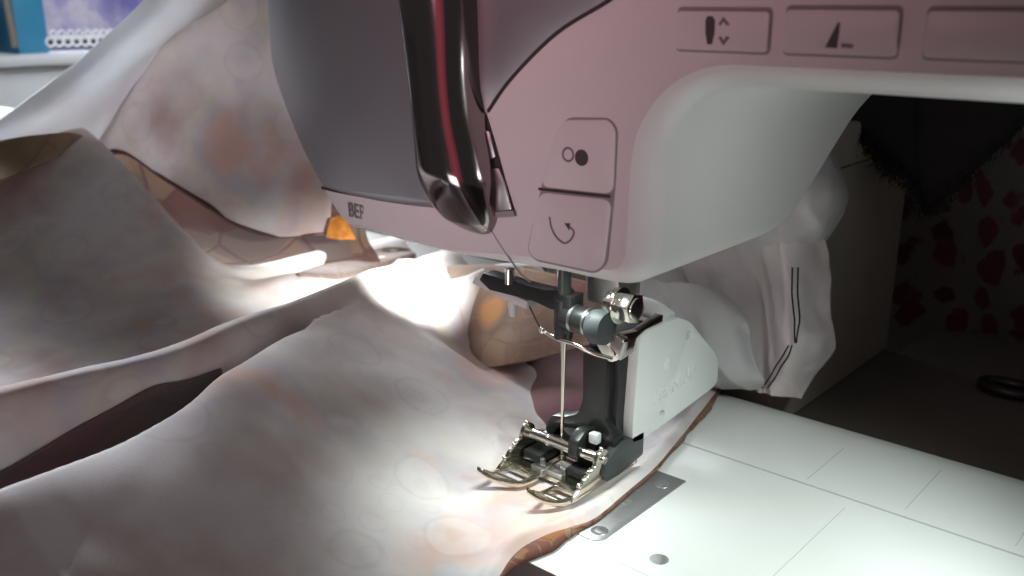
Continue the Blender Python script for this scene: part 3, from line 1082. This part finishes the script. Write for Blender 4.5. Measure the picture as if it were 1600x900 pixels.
def ridge(X, Y, pts, wl, wr, power=2.0):
    """pts (x, y, h): height of a fold along a line; wl and wr its widths on the left and the right of the line's direction"""
    best = np.full(X.shape, 1e9)
    H = np.zeros(X.shape)
    S = np.zeros(X.shape)
    for (x0, y0, h0), (x1, y1, h1) in zip(pts[:-1], pts[1:]):
        dx, dy = x1 - x0, y1 - y0
        l2 = dx * dx + dy * dy
        t = np.clip(((X - x0) * dx + (Y - y0) * dy) / l2, 0, 1)
        qx, qy = X - x0 - t * dx, Y - y0 - t * dy
        d = np.hypot(qx, qy)
        s = np.sign(dx * qy - dy * qx)
        k = d < best
        best = np.where(k, d, best)
        H = np.where(k, h0 + (h1 - h0) * t, H)
        S = np.where(k, s, S)
    W = np.where(S > 0, wl, wr)
    best = np.sqrt(best ** 2 + 9.0) - 3.0      # a rounded crest
    return H * np.exp(-(best / W) ** power)


def smooth_pts(pts, res=5):
    return [tuple(p) for p in catmull([np.array(p, float) for p in pts], res)]


def pz(px, py, z):
    p = atz(px, py, z)
    return (p[0], p[1], z)


RID = [
    # the big tent at the left: near side long, far side steep
    (smooth_pts([(-470, 20, 66), (-340, 18, 63), (-277, 17, 60), (-229, 17.5, 35), (-188, 19, 11), (-150, 24, 4), (-120, 30, 0)]), 16, 62, 1.7),
    # second fold
    (smooth_pts([pz(-200, 670, 32), pz(0, 614, 32), pz(140, 580, 32), pz(280, 544, 32), pz(420, 490, 32), pz(540, 448, 31), pz(650, 408, 28), pz(700, 390, 20)]), 13, 8.5, 1.8),
    # third fold
    (smooth_pts([pz(-220, 850, 30), pz(0, 748, 33), pz(170, 672, 33), pz(350, 588, 32), pz(440, 534, 30), pz(490, 506, 28), pz(540, 486, 24)]), 6, 36, 1.4),
    # folds lying flat behind
    (smooth_pts([pz(250, 450, 4), pz(330, 430, 8), pz(450, 409, 9), pz(590, 380, 9), pz(680, 352, 8)]), 8, 8, 2.0),
    (smooth_pts([pz(330, 470, 4), pz(430, 440, 9), pz(520, 430, 9), pz(600, 405, 8)]), 10, 12, 2.0),
    # fold running right below the lamp
    (smooth_pts([(-104, 40, 26), pz(660, 432, 27), pz(740, 420, 27), pz(830, 415, 22)]), 10, 7, 2.0),
    # the lip in front of the printed fold
    (smooth_pts([pz(500, 502, 26), pz(545, 484, 24), pz(605, 480, 20), pz(660, 494, 16), pz(715, 518, 12), pz(752, 542, 8), pz(785, 572, 2)]), 6, 22, 1.8),
    # low wrinkles in the foreground
    (smooth_pts([pz(480, 860, 1), pz(600, 822, 4), pz(720, 778, 4), pz(790, 715, 3), pz(830, 680, 1)]), 10, 12, 2.0),
    (smooth_pts([pz(560, 740, 4), pz(640, 700, 5), pz(710, 665, 3), pz(750, 650, 1)]), 14, 14, 2.0),
]
ny, nu = 330, 440
ys = np.linspace(-185, 118, ny)
us = np.linspace(0, 1, nu) ** 0.75
Yg = np.repeat(ys[:, None], nu, 1)
XB = xb(ys)[:, None]
Xg = -430 + (XB + 430) * us[None, :]
hs = [ridge(Xg, Yg, *r) for r in RID]
k = 3.0
Z = k * np.log(1 + sum(np.exp(h / k) - 1 for h in hs))
Z -= 0.3 * ridge(Xg, Yg, smooth_pts([pz(268, 748, 11), pz(235, 820, 10), pz(170, 920, 8)]), 7, 11, 2.0)
cav = ridge(Xg, Yg, [(-62, 45, 1), (-42, 44, 1), (-20, 38, 1), (4, 34, 1)], 18, 15, 3.0)
Z *= 1 - 0.97 * cav
def boxd(x0, x1, y0, y1):
    return np.hypot(np.maximum(np.maximum(x0 - Xg, Xg - x1), 0), np.maximum(np.maximum(y0 - Yg, Yg - y1), 0))


Z *= 1 - 0.97 * np.exp(-(boxd(-9, 30, -24, 16) / 9.0) ** 2)      # pressed flat by the foot
# everything settles onto the bed near its edge
E_ = XB - Xg
sett = 1 - np.exp(-(np.maximum(E_ - 4, 0) / 34.0) ** 1.6)
Z = Z * np.clip(sett, 0, 1)
# the soft roll of the turned edge right of the foot
wob = np.vectorize(lambda a, b: noise.noise(Vector((a, b, 0))))
roll = 1.5 + 0.9 * np.vectorize(lambda a: noise.noise(Vector((a * 0.11, 3, 0))))(ys)[:, None]
Z += roll * np.exp(-((E_ - 2.6) / 2.0) ** 2) * (ys[:, None] > -60)
Z += np.vectorize(lambda a, b: noise.noise(Vector((a * 0.03, b * 0.03, 1))))(Xg, Yg) * 1.6 * np.clip(sett, 0.05, 1)
Z += np.vectorize(lambda a, b: noise.noise(Vector((a * 0.09, b * 0.05, 5))))(Xg, Yg) * 0.5 * np.clip(sett, 0.1, 1)
Z += np.vectorize(lambda a, b: noise.noise(Vector((a * 0.2 + b * 0.07, b * 0.09, 9))))(Xg, Yg) * 0.1 * np.clip(sett, 0.05, 1)
Z = np.maximum(Z, 0) + 0.75
# the second fold rolls over, leaving a pocket under its near side
r2 = np.array(RID[1][0])
x2 = np.interp(Yg, r2[np.argsort(r2[:, 1]), 1], r2[np.argsort(r2[:, 1]), 0])
r3 = np.array(RID[2][0])
x3 = np.interp(Yg, r3[np.argsort(r3[:, 1]), 1], r3[np.argsort(r3[:, 1]), 0])
mid = np.clip((Xg - x2) / np.maximum(x3 - x2, 8.0), 0, 1)
pocket = np.sin(np.pi * np.clip(mid * 1.15, 0, 1)) * (1 / (1 + np.exp((Yg + 12) / 6.0)))
Z = Z * (1 - 0.8 * pocket * np.clip(1.6 * mid, 0, 1))
Xg = Xg - np.maximum(0, 27 - Z) * 0.55 * pocket
V = np.stack([Xg, Yg, Z], -1).reshape(-1, 3)
F = [(j * nu + i, j * nu + i + 1, (j + 1) * nu + i + 1, (j + 1) * nu + i) for j in range(ny - 1) for i in range(nu - 1)]
mesh('sheet', V, F, M['wrong'], cloth)

from mathutils.bvhtree import BVHTree
bvh = BVHTree.FromPolygons([Vector(v) for v in V], F)


def on_cloth(px, py, lift=1.0):
    for dy in range(0, 80, 3):
        d = ray(px, py + dy)
        h = bvh.ray_cast(Vector(CAM), Vector(d))[0]
        if h is not None:
            break
    return np.array(h) - d * lift + np.array([0, 0, 0.3])


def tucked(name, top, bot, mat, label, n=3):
    """dark strip standing in for the shade between folds: lies on the sheet and runs down behind the next fold"""
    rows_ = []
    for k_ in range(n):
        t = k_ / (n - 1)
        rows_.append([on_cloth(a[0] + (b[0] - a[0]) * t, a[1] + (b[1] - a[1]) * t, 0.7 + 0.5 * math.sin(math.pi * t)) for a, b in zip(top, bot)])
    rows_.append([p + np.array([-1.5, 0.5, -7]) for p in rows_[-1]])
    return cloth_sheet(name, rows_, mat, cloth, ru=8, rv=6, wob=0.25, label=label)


tucked('pocket_shade', [(-60, 766), (2, 738), (60, 706), (120, 670), (180, 638), (240, 606), (290, 596), (343, 578)],
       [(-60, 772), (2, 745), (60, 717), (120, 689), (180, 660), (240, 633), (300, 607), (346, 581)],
       print_material('pocket_shade_tone', 'right', scale=40.0, trans=0.0, seed=2.1, tone=(0.1, 0.074, 0.075, 0.9)), 'dark maroon strip painted as the shade inside the front fold')  # added dark strip, its colour stands in for the pocket's shade
tucked('band_shade', [(462, 429), (500, 416), (545, 402), (600, 387), (640, 383)],
       [(466, 431), (528, 434), (580, 420), (615, 406), (650, 393)],
       print_material('band_shade_tone', 'right', scale=50.0, trans=0.0, seed=2.6, tone=(0.22, 0.165, 0.145, 0.7)), 'brown strip painted as the shade between two white folds')  # added brown strip carrying the valley's shade in its colour

# printed turned edge along the right border
V, F = [], []
ysr = np.linspace(-60, 74, 150)
for i, y in enumerate(ysr):
    x = float(xb(y))
    wd = 0.4 + 0.3 * noise.noise(Vector((y * 0.2, 0, 2))) + 4.6 * math.exp(-((y + 31) / 9.0) ** 2) + 1.3 * math.exp(-((y - 55) / 12.0) ** 2) + 0.8 * math.exp(-((y - 33) / 4.0) ** 2)
    for dx, z in ((-0.5, 0.9), (0.05, 1.3), (wd * 0.5, 1.3), (wd, 0.5), (wd - 0.2, 0.3)):
        V.append((x + dx, y, z))
for i in range(len(ysr) - 1):
    for k_ in range(4):
        a = i * 5 + k_
        F.append((a, a + 1, a + 6, a + 5))
mesh('turned_edge', V, F, M['right_small'], cloth, label='printed brown and red turned edge')

# printed folds standing behind the foot
D = lambda px, py, y: on(px, py, 1, y)
cloth_sheet('printed_fold', [[D(620, 420, 70), D(720, 415, 66), D(800, 415, 62), D(880, 430, 58), D(960, 450, 56)],
                             [D(630, 470, 60), D(710, 465, 56), D(790, 470, 52), D(870, 480, 50), D(960, 490, 52)],
                             [D(640, 520, 52), D(720, 535, 46), D(790, 535, 42), D(860, 530, 44), D(950, 520, 48)],
                             [D(660, 565, 48), D(735, 575, 42), D(800, 568, 38), D(850, 556, 41), D(950, 530, 46)]],
            print_material('cloth_printed_tan', 'right', scale=60.0, trans=0.15, tone=(0.46, 0.37, 0.29, 0.55), spot=tuple(D(772, 486, 50))), cloth, wob=0.8, label='tan printed fold')
cloth_sheet('printed_fold', [[D(640, 520, 74), D(740, 515, 70), D(850, 510, 66), D(980, 500, 64)],
                             [D(660, 580, 56), D(750, 580, 50), D(850, 575, 48), D(980, 570, 54)],
                             [D(680, 640, 34), D(760, 640, 27), D(850, 635, 25), D(980, 640, 34)],
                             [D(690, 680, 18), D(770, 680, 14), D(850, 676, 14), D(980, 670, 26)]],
            print_material('cloth_printed_shaded', 'right', scale=40.0, trans=0.08, seed=0.4, tone=(0.15, 0.075, 0.075, 0.88)), cloth, wob=1.6, label='printed fold with its shade painted into a maroon tone')  # tone darkened to carry the shade below the tan fold

# ================================================================== CLOTH HANGING BEHIND, LEFT OF THE HEAD
hang = thing('hanging_cloth', 'cotton panel hanging behind the head with faint circles and ragged lower edge', 'cloth')
A = atd
o, cols = cloth_sheet('panel', [
    [A(330, -50, 452), A(358, -50, 449), A(385, -50, 447), A(420, -50, 445), A(455, -50, 440), A(490, -50, 438), A(530, -50, 436)],
    [A(258, 66, 462), A(300, 60, 456), A(340, 60, 450), A(380, 60, 446), A(430, 60, 440), A(470, 60, 436), A(520, 60, 432)],
    [A(195, 155, 472), A(245, 150, 464), A(295, 150, 454), A(345, 155, 448), A(400, 160, 440), A(455, 165, 432), A(520, 170, 420)],
    [A(148, 222, 480), A(205, 220, 470), A(255, 235, 460), A(315, 255, 450), A(360, 270, 440), A(430, 285, 426), A(518, 285, 408)],
    [A(136, 243, 482), A(194, 239, 472), A(250, 275, 458), A(325, 322, 440), A(362, 348, 430), A(430, 369, 414), A(508, 364, 398)]],
    M['hang'], hang, ru=10, rv=14, wob=2.2, wscale=0.02)
tube('cut_edge', [c[-1] for c in cols][::2], 0.9, M['cutedge'], hang, n=6, res=2, taper=[0.8, 1.4, 0.7, 1.2, 1.6, 0.8, 1.2, 0.6, 0.4])
cloth_sheet('white_fold', [
    [A(262, -50, 430), A(300, -48, 424), A(345, -45, 430), A(392, -42, 446)],
    [A(225, 5, 436), A(265, 15, 428), A(305, 25, 434), A(345, 8, 450)],
    [A(128, 92, 448), A(175, 90, 438), A(215, 95, 442), A(262, 66, 462)],
    [A(-10, 192, 462), A(60, 180, 446), A(130, 165, 446), A(205, 148, 472)],
    [A(-70, 250, 474), A(30, 232, 462), A(110, 215, 462), A(160, 222, 484)],
    [A(-90, 300, 490), A(20, 280, 480), A(100, 250, 480), A(140, 250, 490)]],
    M['white'], hang, wob=1.4, wscale=0.02, ru=12)

# ================================================================== PRINTED CLOTH LYING BEHIND
back = thing('folded_cloth', 'brown and tan printed cloth lying under the ragged edge of the hanging panel', 'cloth')
cloth_sheet('sheet', [
    [A(90, 190, 520), A(220, 200, 500), A(380, 240, 480), A(560, 300, 440)],
    [A(130, 260, 500), A(260, 280, 484), A(400, 330, 460), A(570, 352, 420)],
    [A(180, 340, 470), A(300, 370, 455), A(420, 390, 440), A(575, 374, 412)],
    [A(220, 420, 430), A(320, 430, 425), A(430, 430, 418), A(590, 400, 408)],
    [A(240, 480, 410), A(330, 480, 406), A(440, 470, 404), A(600, 430, 402)]],
    print_material('lying_print', 'right', scale=34.0, trans=0.03, tone=(0.085, 0.045, 0.04, 0.6)), back, wob=1.5, ru=12)
orange = plain('orange_print', (0.4, 0.14, 0.02), 0.9, var=0.9, scale=260)
cloth_sheet('turned_corner', [[A(516, 340, 398), A(530, 338, 397), A(542, 345, 396)], [A(512, 358, 396), A(532, 358, 394), A(552, 364, 393)], [A(508, 371, 395), A(530, 373, 393), A(556, 374, 392)]],
            orange, back, wob=0.6, wscale=0.15, label='bright orange turned corner')

# printed flap on top of the left tent
flap = thing('cloth_flap', 'brown printed flap turned over the peak of the left fold', 'cloth')
cloth_sheet('flap', [
    [A(-60, 230, 452), A(0, 220, 447), A(60, 212, 445), A(104, 208, 446), A(128, 212, 450)],
    [A(-60, 262, 440), A(0, 255, 438), A(60, 240, 438), A(112, 225, 444), A(134, 222, 452)],
    [A(-60, 300, 424), A(-5, 285, 426), A(50, 262, 432), A(110, 240, 444), A(140, 236, 456)]],
    print_material('flap_print', 'right', scale=40.0, trans=0.1, seed=1.3, tone=(0.38, 0.27, 0.18)), flap, wob=0.8)

# ================================================================== CLOTH BUNCHED BEHIND THE FOOT
bun = thing('bunched_cloth', 'white cloth bunched behind the foot with a black double-stitched seam', 'cloth')
ROWS = [
    [D(980, 400, 72), D(1060, 390, 72), D(1120, 380, 74), D(1180, 375, 78), D(1235, 372, 74), D(1285, 374, 84)],
    [D(980, 445, 70), D(1060, 432, 70), D(1125, 432, 72), D(1190, 425, 80), D(1236, 428, 74), D(1296, 436, 86)],
    [D(980, 490, 68), D(1065, 475, 68), D(1135, 478, 70), D(1195, 480, 80), D(1240, 486, 74), D(1303, 490, 88)],
    [D(980, 540, 66), D(1070, 530, 66), D(1150, 525, 69), D(1192, 535, 78), D(1243, 536, 72), D(1306, 536, 88)],
    [D(985, 590, 68), D(1080, 580, 68), D(1150, 572, 70), D(1190, 575, 76), D(1226, 578, 74), D(1276, 584, 86)],
    [D(990, 630, 54), D(1090, 606, 66), D(1150, 604, 70), D(1188, 612, 74), D(1215, 616, 74), D(1256, 624, 82)],
]
o, cols = cloth_sheet('sheet', ROWS, M['wrong_soft'], bun, ru=22, rv=20, wob=1.0, wscale=0.08, crease=3.2)


cloth_sheet('front_fold', [
    [D(960, 430, 60), D(1040, 440, 58), D(1095, 444, 59), D(1135, 462, 66)],
    [D(960, 480, 57), D(1050, 480, 56), D(1120, 480, 58), D(1168, 500, 66)],
    [D(965, 530, 56), D(1060, 525, 56), D(1130, 515, 58), D(1170, 528, 68)],
    [D(970, 570, 56), D(1075, 566, 56), D(1140, 550, 60), D(1180, 562, 69)],
    [D(980, 604, 58), D(1090, 596, 60), D(1150, 592, 63), D(1196, 590, 70)],
    [D(990, 626, 66), D(1095, 608, 68), D(1150, 606, 69), D(1192, 604, 72)]],
    M['white'], bun, ru=18, rv=16, wob=0.8, wscale=0.06, crease=1.6)


for dx in (0, 9):
    tube('stitching', [D(px + dx * f, py, yy) + np.array([0.12 * math.sin(i * 2.2), 0, 0]) for i, (px, py, yy, f) in enumerate(
        [(1238, 418, 71.5, 1), (1237, 440, 71.5, 1), (1238, 460, 71.3, 1), (1239, 480, 71, 1), (1241, 500, 70.5, .9), (1242, 520, 70, .5), (1242, 536, 69.5, .2)])], 0.26, M['stitch'], bun, n=6, label='black double row of stitching')
    tube('stitching', [D(px + dx * f, py, yy) + np.array([0.2 * math.sin(i * 2.2), 0, 0]) for i, (px, py, yy, f) in enumerate(
        [(1232, 540, 68.5, .6), (1222, 556, 69.5, 1), (1212, 574, 70.5, 1), (1202, 590, 71, 1), (1190, 606, 71, 1)])], 0.26, M['stitch'], bun, n=6, label='black double row of stitching')
cloth_sheet('upper_roll', [
    [D(1120, 230, 92), D(1220, 225, 88), D(1290, 232, 94), D(1306, 246, 104)],
    [D(1120, 290, 84), D(1220, 285, 76), D(1300, 280, 82), D(1327, 296, 98)],
    [D(1120, 345, 82), D(1210, 345, 72), D(1290, 335, 78), D(1322, 330, 96)],
    [D(1120, 385, 86), D(1212, 384, 76), D(1262, 380, 80), D(1292, 372, 90)],
    [D(1120, 392, 96), D(1212, 390, 92), D(1250, 384, 96), D(1285, 376, 100)]],
    M['white'], bun, ru=18, rv=18, wob=1.0, wscale=0.07, crease=2.6)

# ================================================================== BACKGROUND RIGHT
desk = thing('desk', 'dark brown desk top with a rounded far corner behind the machine', 'desk')
c0, c1 = atz(1415, 540, DZ), atz(1600, 520, DZ)
bm = bmesh.new()
pts = rounded([(-700, -120), (420, -120), (420, c1[1]), (c0[0] - 4, c0[1] + 12), (c0[0] - 70, c0[1] + 12), (-700, c0[1] + 12)], [5, 5, 5, 5, 5, 5], 8)
dk = [tuple(atz(px, py, DZ)[:2]) for px, py in ((1404, 549), (1424, 533), (1455, 520), (1520, 513), (1600, 526), (1680, 550))]
bm_prism(bm, [(-700, -300), (600, -300), (600, dk[-1][1] - 20)] + dk[::-1] + [(-700, dk[0][1] - 1)], lambda u, v, d: (u, v, d), DZ - 25, DZ)
from_bm('desk_top', bm, M['desk'], desk, bevel=2.0)

e0, e1 = atz(1250, 627, DZ), atz(1402, 549, DZ)
box = thing('storage_box', 'plain beige box standing on the desk right behind the machine', 'box')
bx = (e0[0] + e1[0]) / 2
bm = bmesh.new()
bm_box(bm, (bx - 90, 84, DZ), (bx, e1[1], 64))
from_bm('body', bm, M['beige'], box, bevel=1.5)
bm = bmesh.new()
bm_box(bm, (bx - 91.2, 82.8, 64.4), (bx + 1.2, e1[1] + 1.2, 78))
from_bm('lid', bm, M['beige'], box, bevel=1.2)

fur = thing('black_cloth', 'shaggy black cloth hanging over the top of the beige box', 'cloth')
yb = e1[1] - 4
FE = [(1285, 310), (1312, 264), (1350, 220), (1366, 240), (1382, 264), (1402, 276), (1426, 290), (1440, 330), (1482, 305), (1540, 250), (1640, 160)]
xs_ = bx + 5
rowT = [on(px, 60, 1, 128 + 3 * i) for i, (px, py) in enumerate(FE)]
rowM = [on(px, (60 + py) / 2 + 20, 1, 124 + 3 * i) for i, (px, py) in enumerate(FE)]
rowB = [on(px, py, 1, 126 + 3 * i) for i, (px, py) in enumerate(FE)]
for R_ in (rowT, rowM, rowB):
    for i in range(len(R_)):
        pass
o, cols = cloth_sheet('sheet', [rowT, rowM, rowB], M['furblack'], fur, ru=8, rv=10, wob=1.5)
V, F = [], []
edge = [c[-1] for c in cols] + [c[-3] for c in cols]
for p in edge:
    for k_ in range(7):
        b0 = p + rng.normal(0, 1.2, 3)
        tip = b0 + np.array([rng.normal(0, 1.8), rng.normal(-1, 1.0), -abs(rng.normal(1.6, 0.8))])
        s = len(V)
        V += [b0 + (-.25, 0, .5), b0 + (.25, 0, .5), b0 + (0, .3, .5), tip]
        F += [(s, s + 1, s + 3), (s + 1, s + 2, s + 3), (s + 2, s, s + 3)]
fo = mesh('pile', V, F, M['furblack'], fur)
fo['kind'] = 'stuff'

ros = thing('floral_cloth', 'dark floral cloth printed with red roses hanging in the right background', 'cloth')
V, F = [], []
nx, nz_ = 80, 40
for i in range(nx):
    for j in range(nz_):
        x = -60 + 300 * i / (nx - 1)
        z = -60 + 260 * j / (nz_ - 1)
        y = 236 + 7 * math.sin(x * 0.09 + 0.6 * math.sin(z * 0.03)) + 4 * noise.noise(Vector((x * 0.03, z * 0.02, 0)))
        V.append((x, y, z))
for i in range(nx - 1):
    for j in range(nz_ - 1):
        F.append((i * nz_ + j, (i + 1) * nz_ + j, (i + 1) * nz_ + j + 1, i * nz_ + j + 1))
o = mesh('curtain', V, F, M['rose'], ros)
s = o.modifiers.new("thickness", 'SOLIDIFY')
s.thickness = 0.6 * MM

clip = thing('desk_clip', 'small black oval clip lying on the dark desk top', 'clip')
p = atz(1578, 616, DZ)
tube('ring', [(p[0] + 9 * math.cos(t), p[1] + 5 * math.sin(t), DZ + 2.2) for t in np.linspace(0, 2 * math.pi, 20)], 2.0, M['black'], clip, n=10, res=2)
bm = bmesh.new()
bm_box(bm, (p[0] + 6, p[1] - 2.5, DZ), (p[0] + 22, p[1] + 2.5, DZ + 3))
from_bm('tongue', bm, M['black'], clip, bevel=0.8)

# ================================================================== BACKGROUND LEFT: sill, blue box, lavender cloth
XW = -560.0
q0, q1 = on(0, 88, 0, XW), on(170, 74, 0, XW)
zs = q0[2]
sill = thing('window_sill', 'glossy white window sill running behind the cloth in the upper left', 'window sill')
bm = bmesh.new()
bm_box(bm, (XW - 90, -500, zs - 8), (XW, 900, zs))
from_bm('ledge', bm, M['sill'], sill, bevel=2.0)
bm = bmesh.new()
bm_box(bm, (XW - 90, -500, zs - 400), (XW - 6, 900, zs - 9))
from_bm('apron', bm, M['sill'], sill, bevel=1.0)


def sx(px, py, dx):
    return on(px, py, 0, XW - dx)


a, b_ = sx(24, 60, 25), sx(72, 60, 25)
blue = thing('blue_box', 'small turquoise box standing on the white window sill', 'box')
bm = bmesh.new()
bm_box(bm, (XW - 60, a[1], zs), (XW - 22, b_[1], zs + 60))
from_bm('body', bm, M['blue'], blue, bevel=0.8)
bm = bmesh.new()
bm_box(bm, (XW - 60.8, a[1] - .8, zs + 60.4), (XW - 21, b_[1] + .8, zs + 74))
from_bm('lid', bm, M['blue'], blue, bevel=0.8)
a2 = sx(-60, 60, 40)
pb = thing('patterned_box', 'blue and white patterned box at the left end of the sill', 'box')
bm = bmesh.new()
bm_box(bm, (XW - 70, a2[1], zs), (XW - 36, a[1] - 8, zs + 80))
from_bm('body', bm, M['lav'], pb, bevel=0.8)
pole = thing('wooden_rod', 'thin grey rod leaning on the sill beside the turquoise box', 'rod')
r0, r1 = sx(24, 74, 14), sx(2, -40, 18)
tube('shaft', [r0, r1], 2.6, M['pole'], pole, n=10, res=1)
lavt = thing('lavender_cloth', 'lavender patterned cloth with white lace trim hanging by the sill', 'cloth')
V, F = [], []
ya, yb2 = sx(72, 50, 20)[1], sx(330, 50, 20)[1]
zl = sx(120, 62, 20)[2]
for i in range(60):
    for j in range(12):
        y = ya + (yb2 - ya) * i / 59
        V.append((XW - 20 + 4 * math.sin(y * 0.08), y, zl + 140 * j / 11))
for i in range(59):
    for j in range(11):
        F.append((i * 12 + j, (i + 1) * 12 + j, (i + 1) * 12 + j + 1, i * 12 + j + 1))
mesh('cloth', V, F, M['lav'], lavt)
bm = bmesh.new()
yy = ya + 2
i = 0
while yy < yb2:
    x = XW - 16 + 4 * math.sin(yy * 0.08)
    for (dz, rr, tt) in ((0, 3.0, 0.9), (5.6, 2.2, 0.8)):
        m_ = Matrix.Translation((x, yy + (2.8 if dz else 0), zl - 1.0 + dz)) @ Matrix.Rotation(math.pi / 2, 4, 'Y')
        nseg = 12
        ring_ = []
        for k_ in range(nseg):
            t = 2 * math.pi * k_ / nseg
            rr2 = []
            for l in range(5):
                ph = 2 * math.pi * l / 5
                rad = rr + tt * math.cos(ph)
                rr2.append(bm.verts.new(m_ @ Vector((rad * math.cos(t), rad * math.sin(t), tt * math.sin(ph)))))
            ring_.append(rr2)
        for k_ in range(nseg):
            for l in range(5):
                bm.faces.new((ring_[k_][l], ring_[(k_ + 1) % nseg][l], ring_[(k_ + 1) % nseg][(l + 1) % 5], ring_[k_][(l + 1) % 5]))
    yy += 5.6
lace = from_bm('lace_trim', bm, M['lace'], lavt)
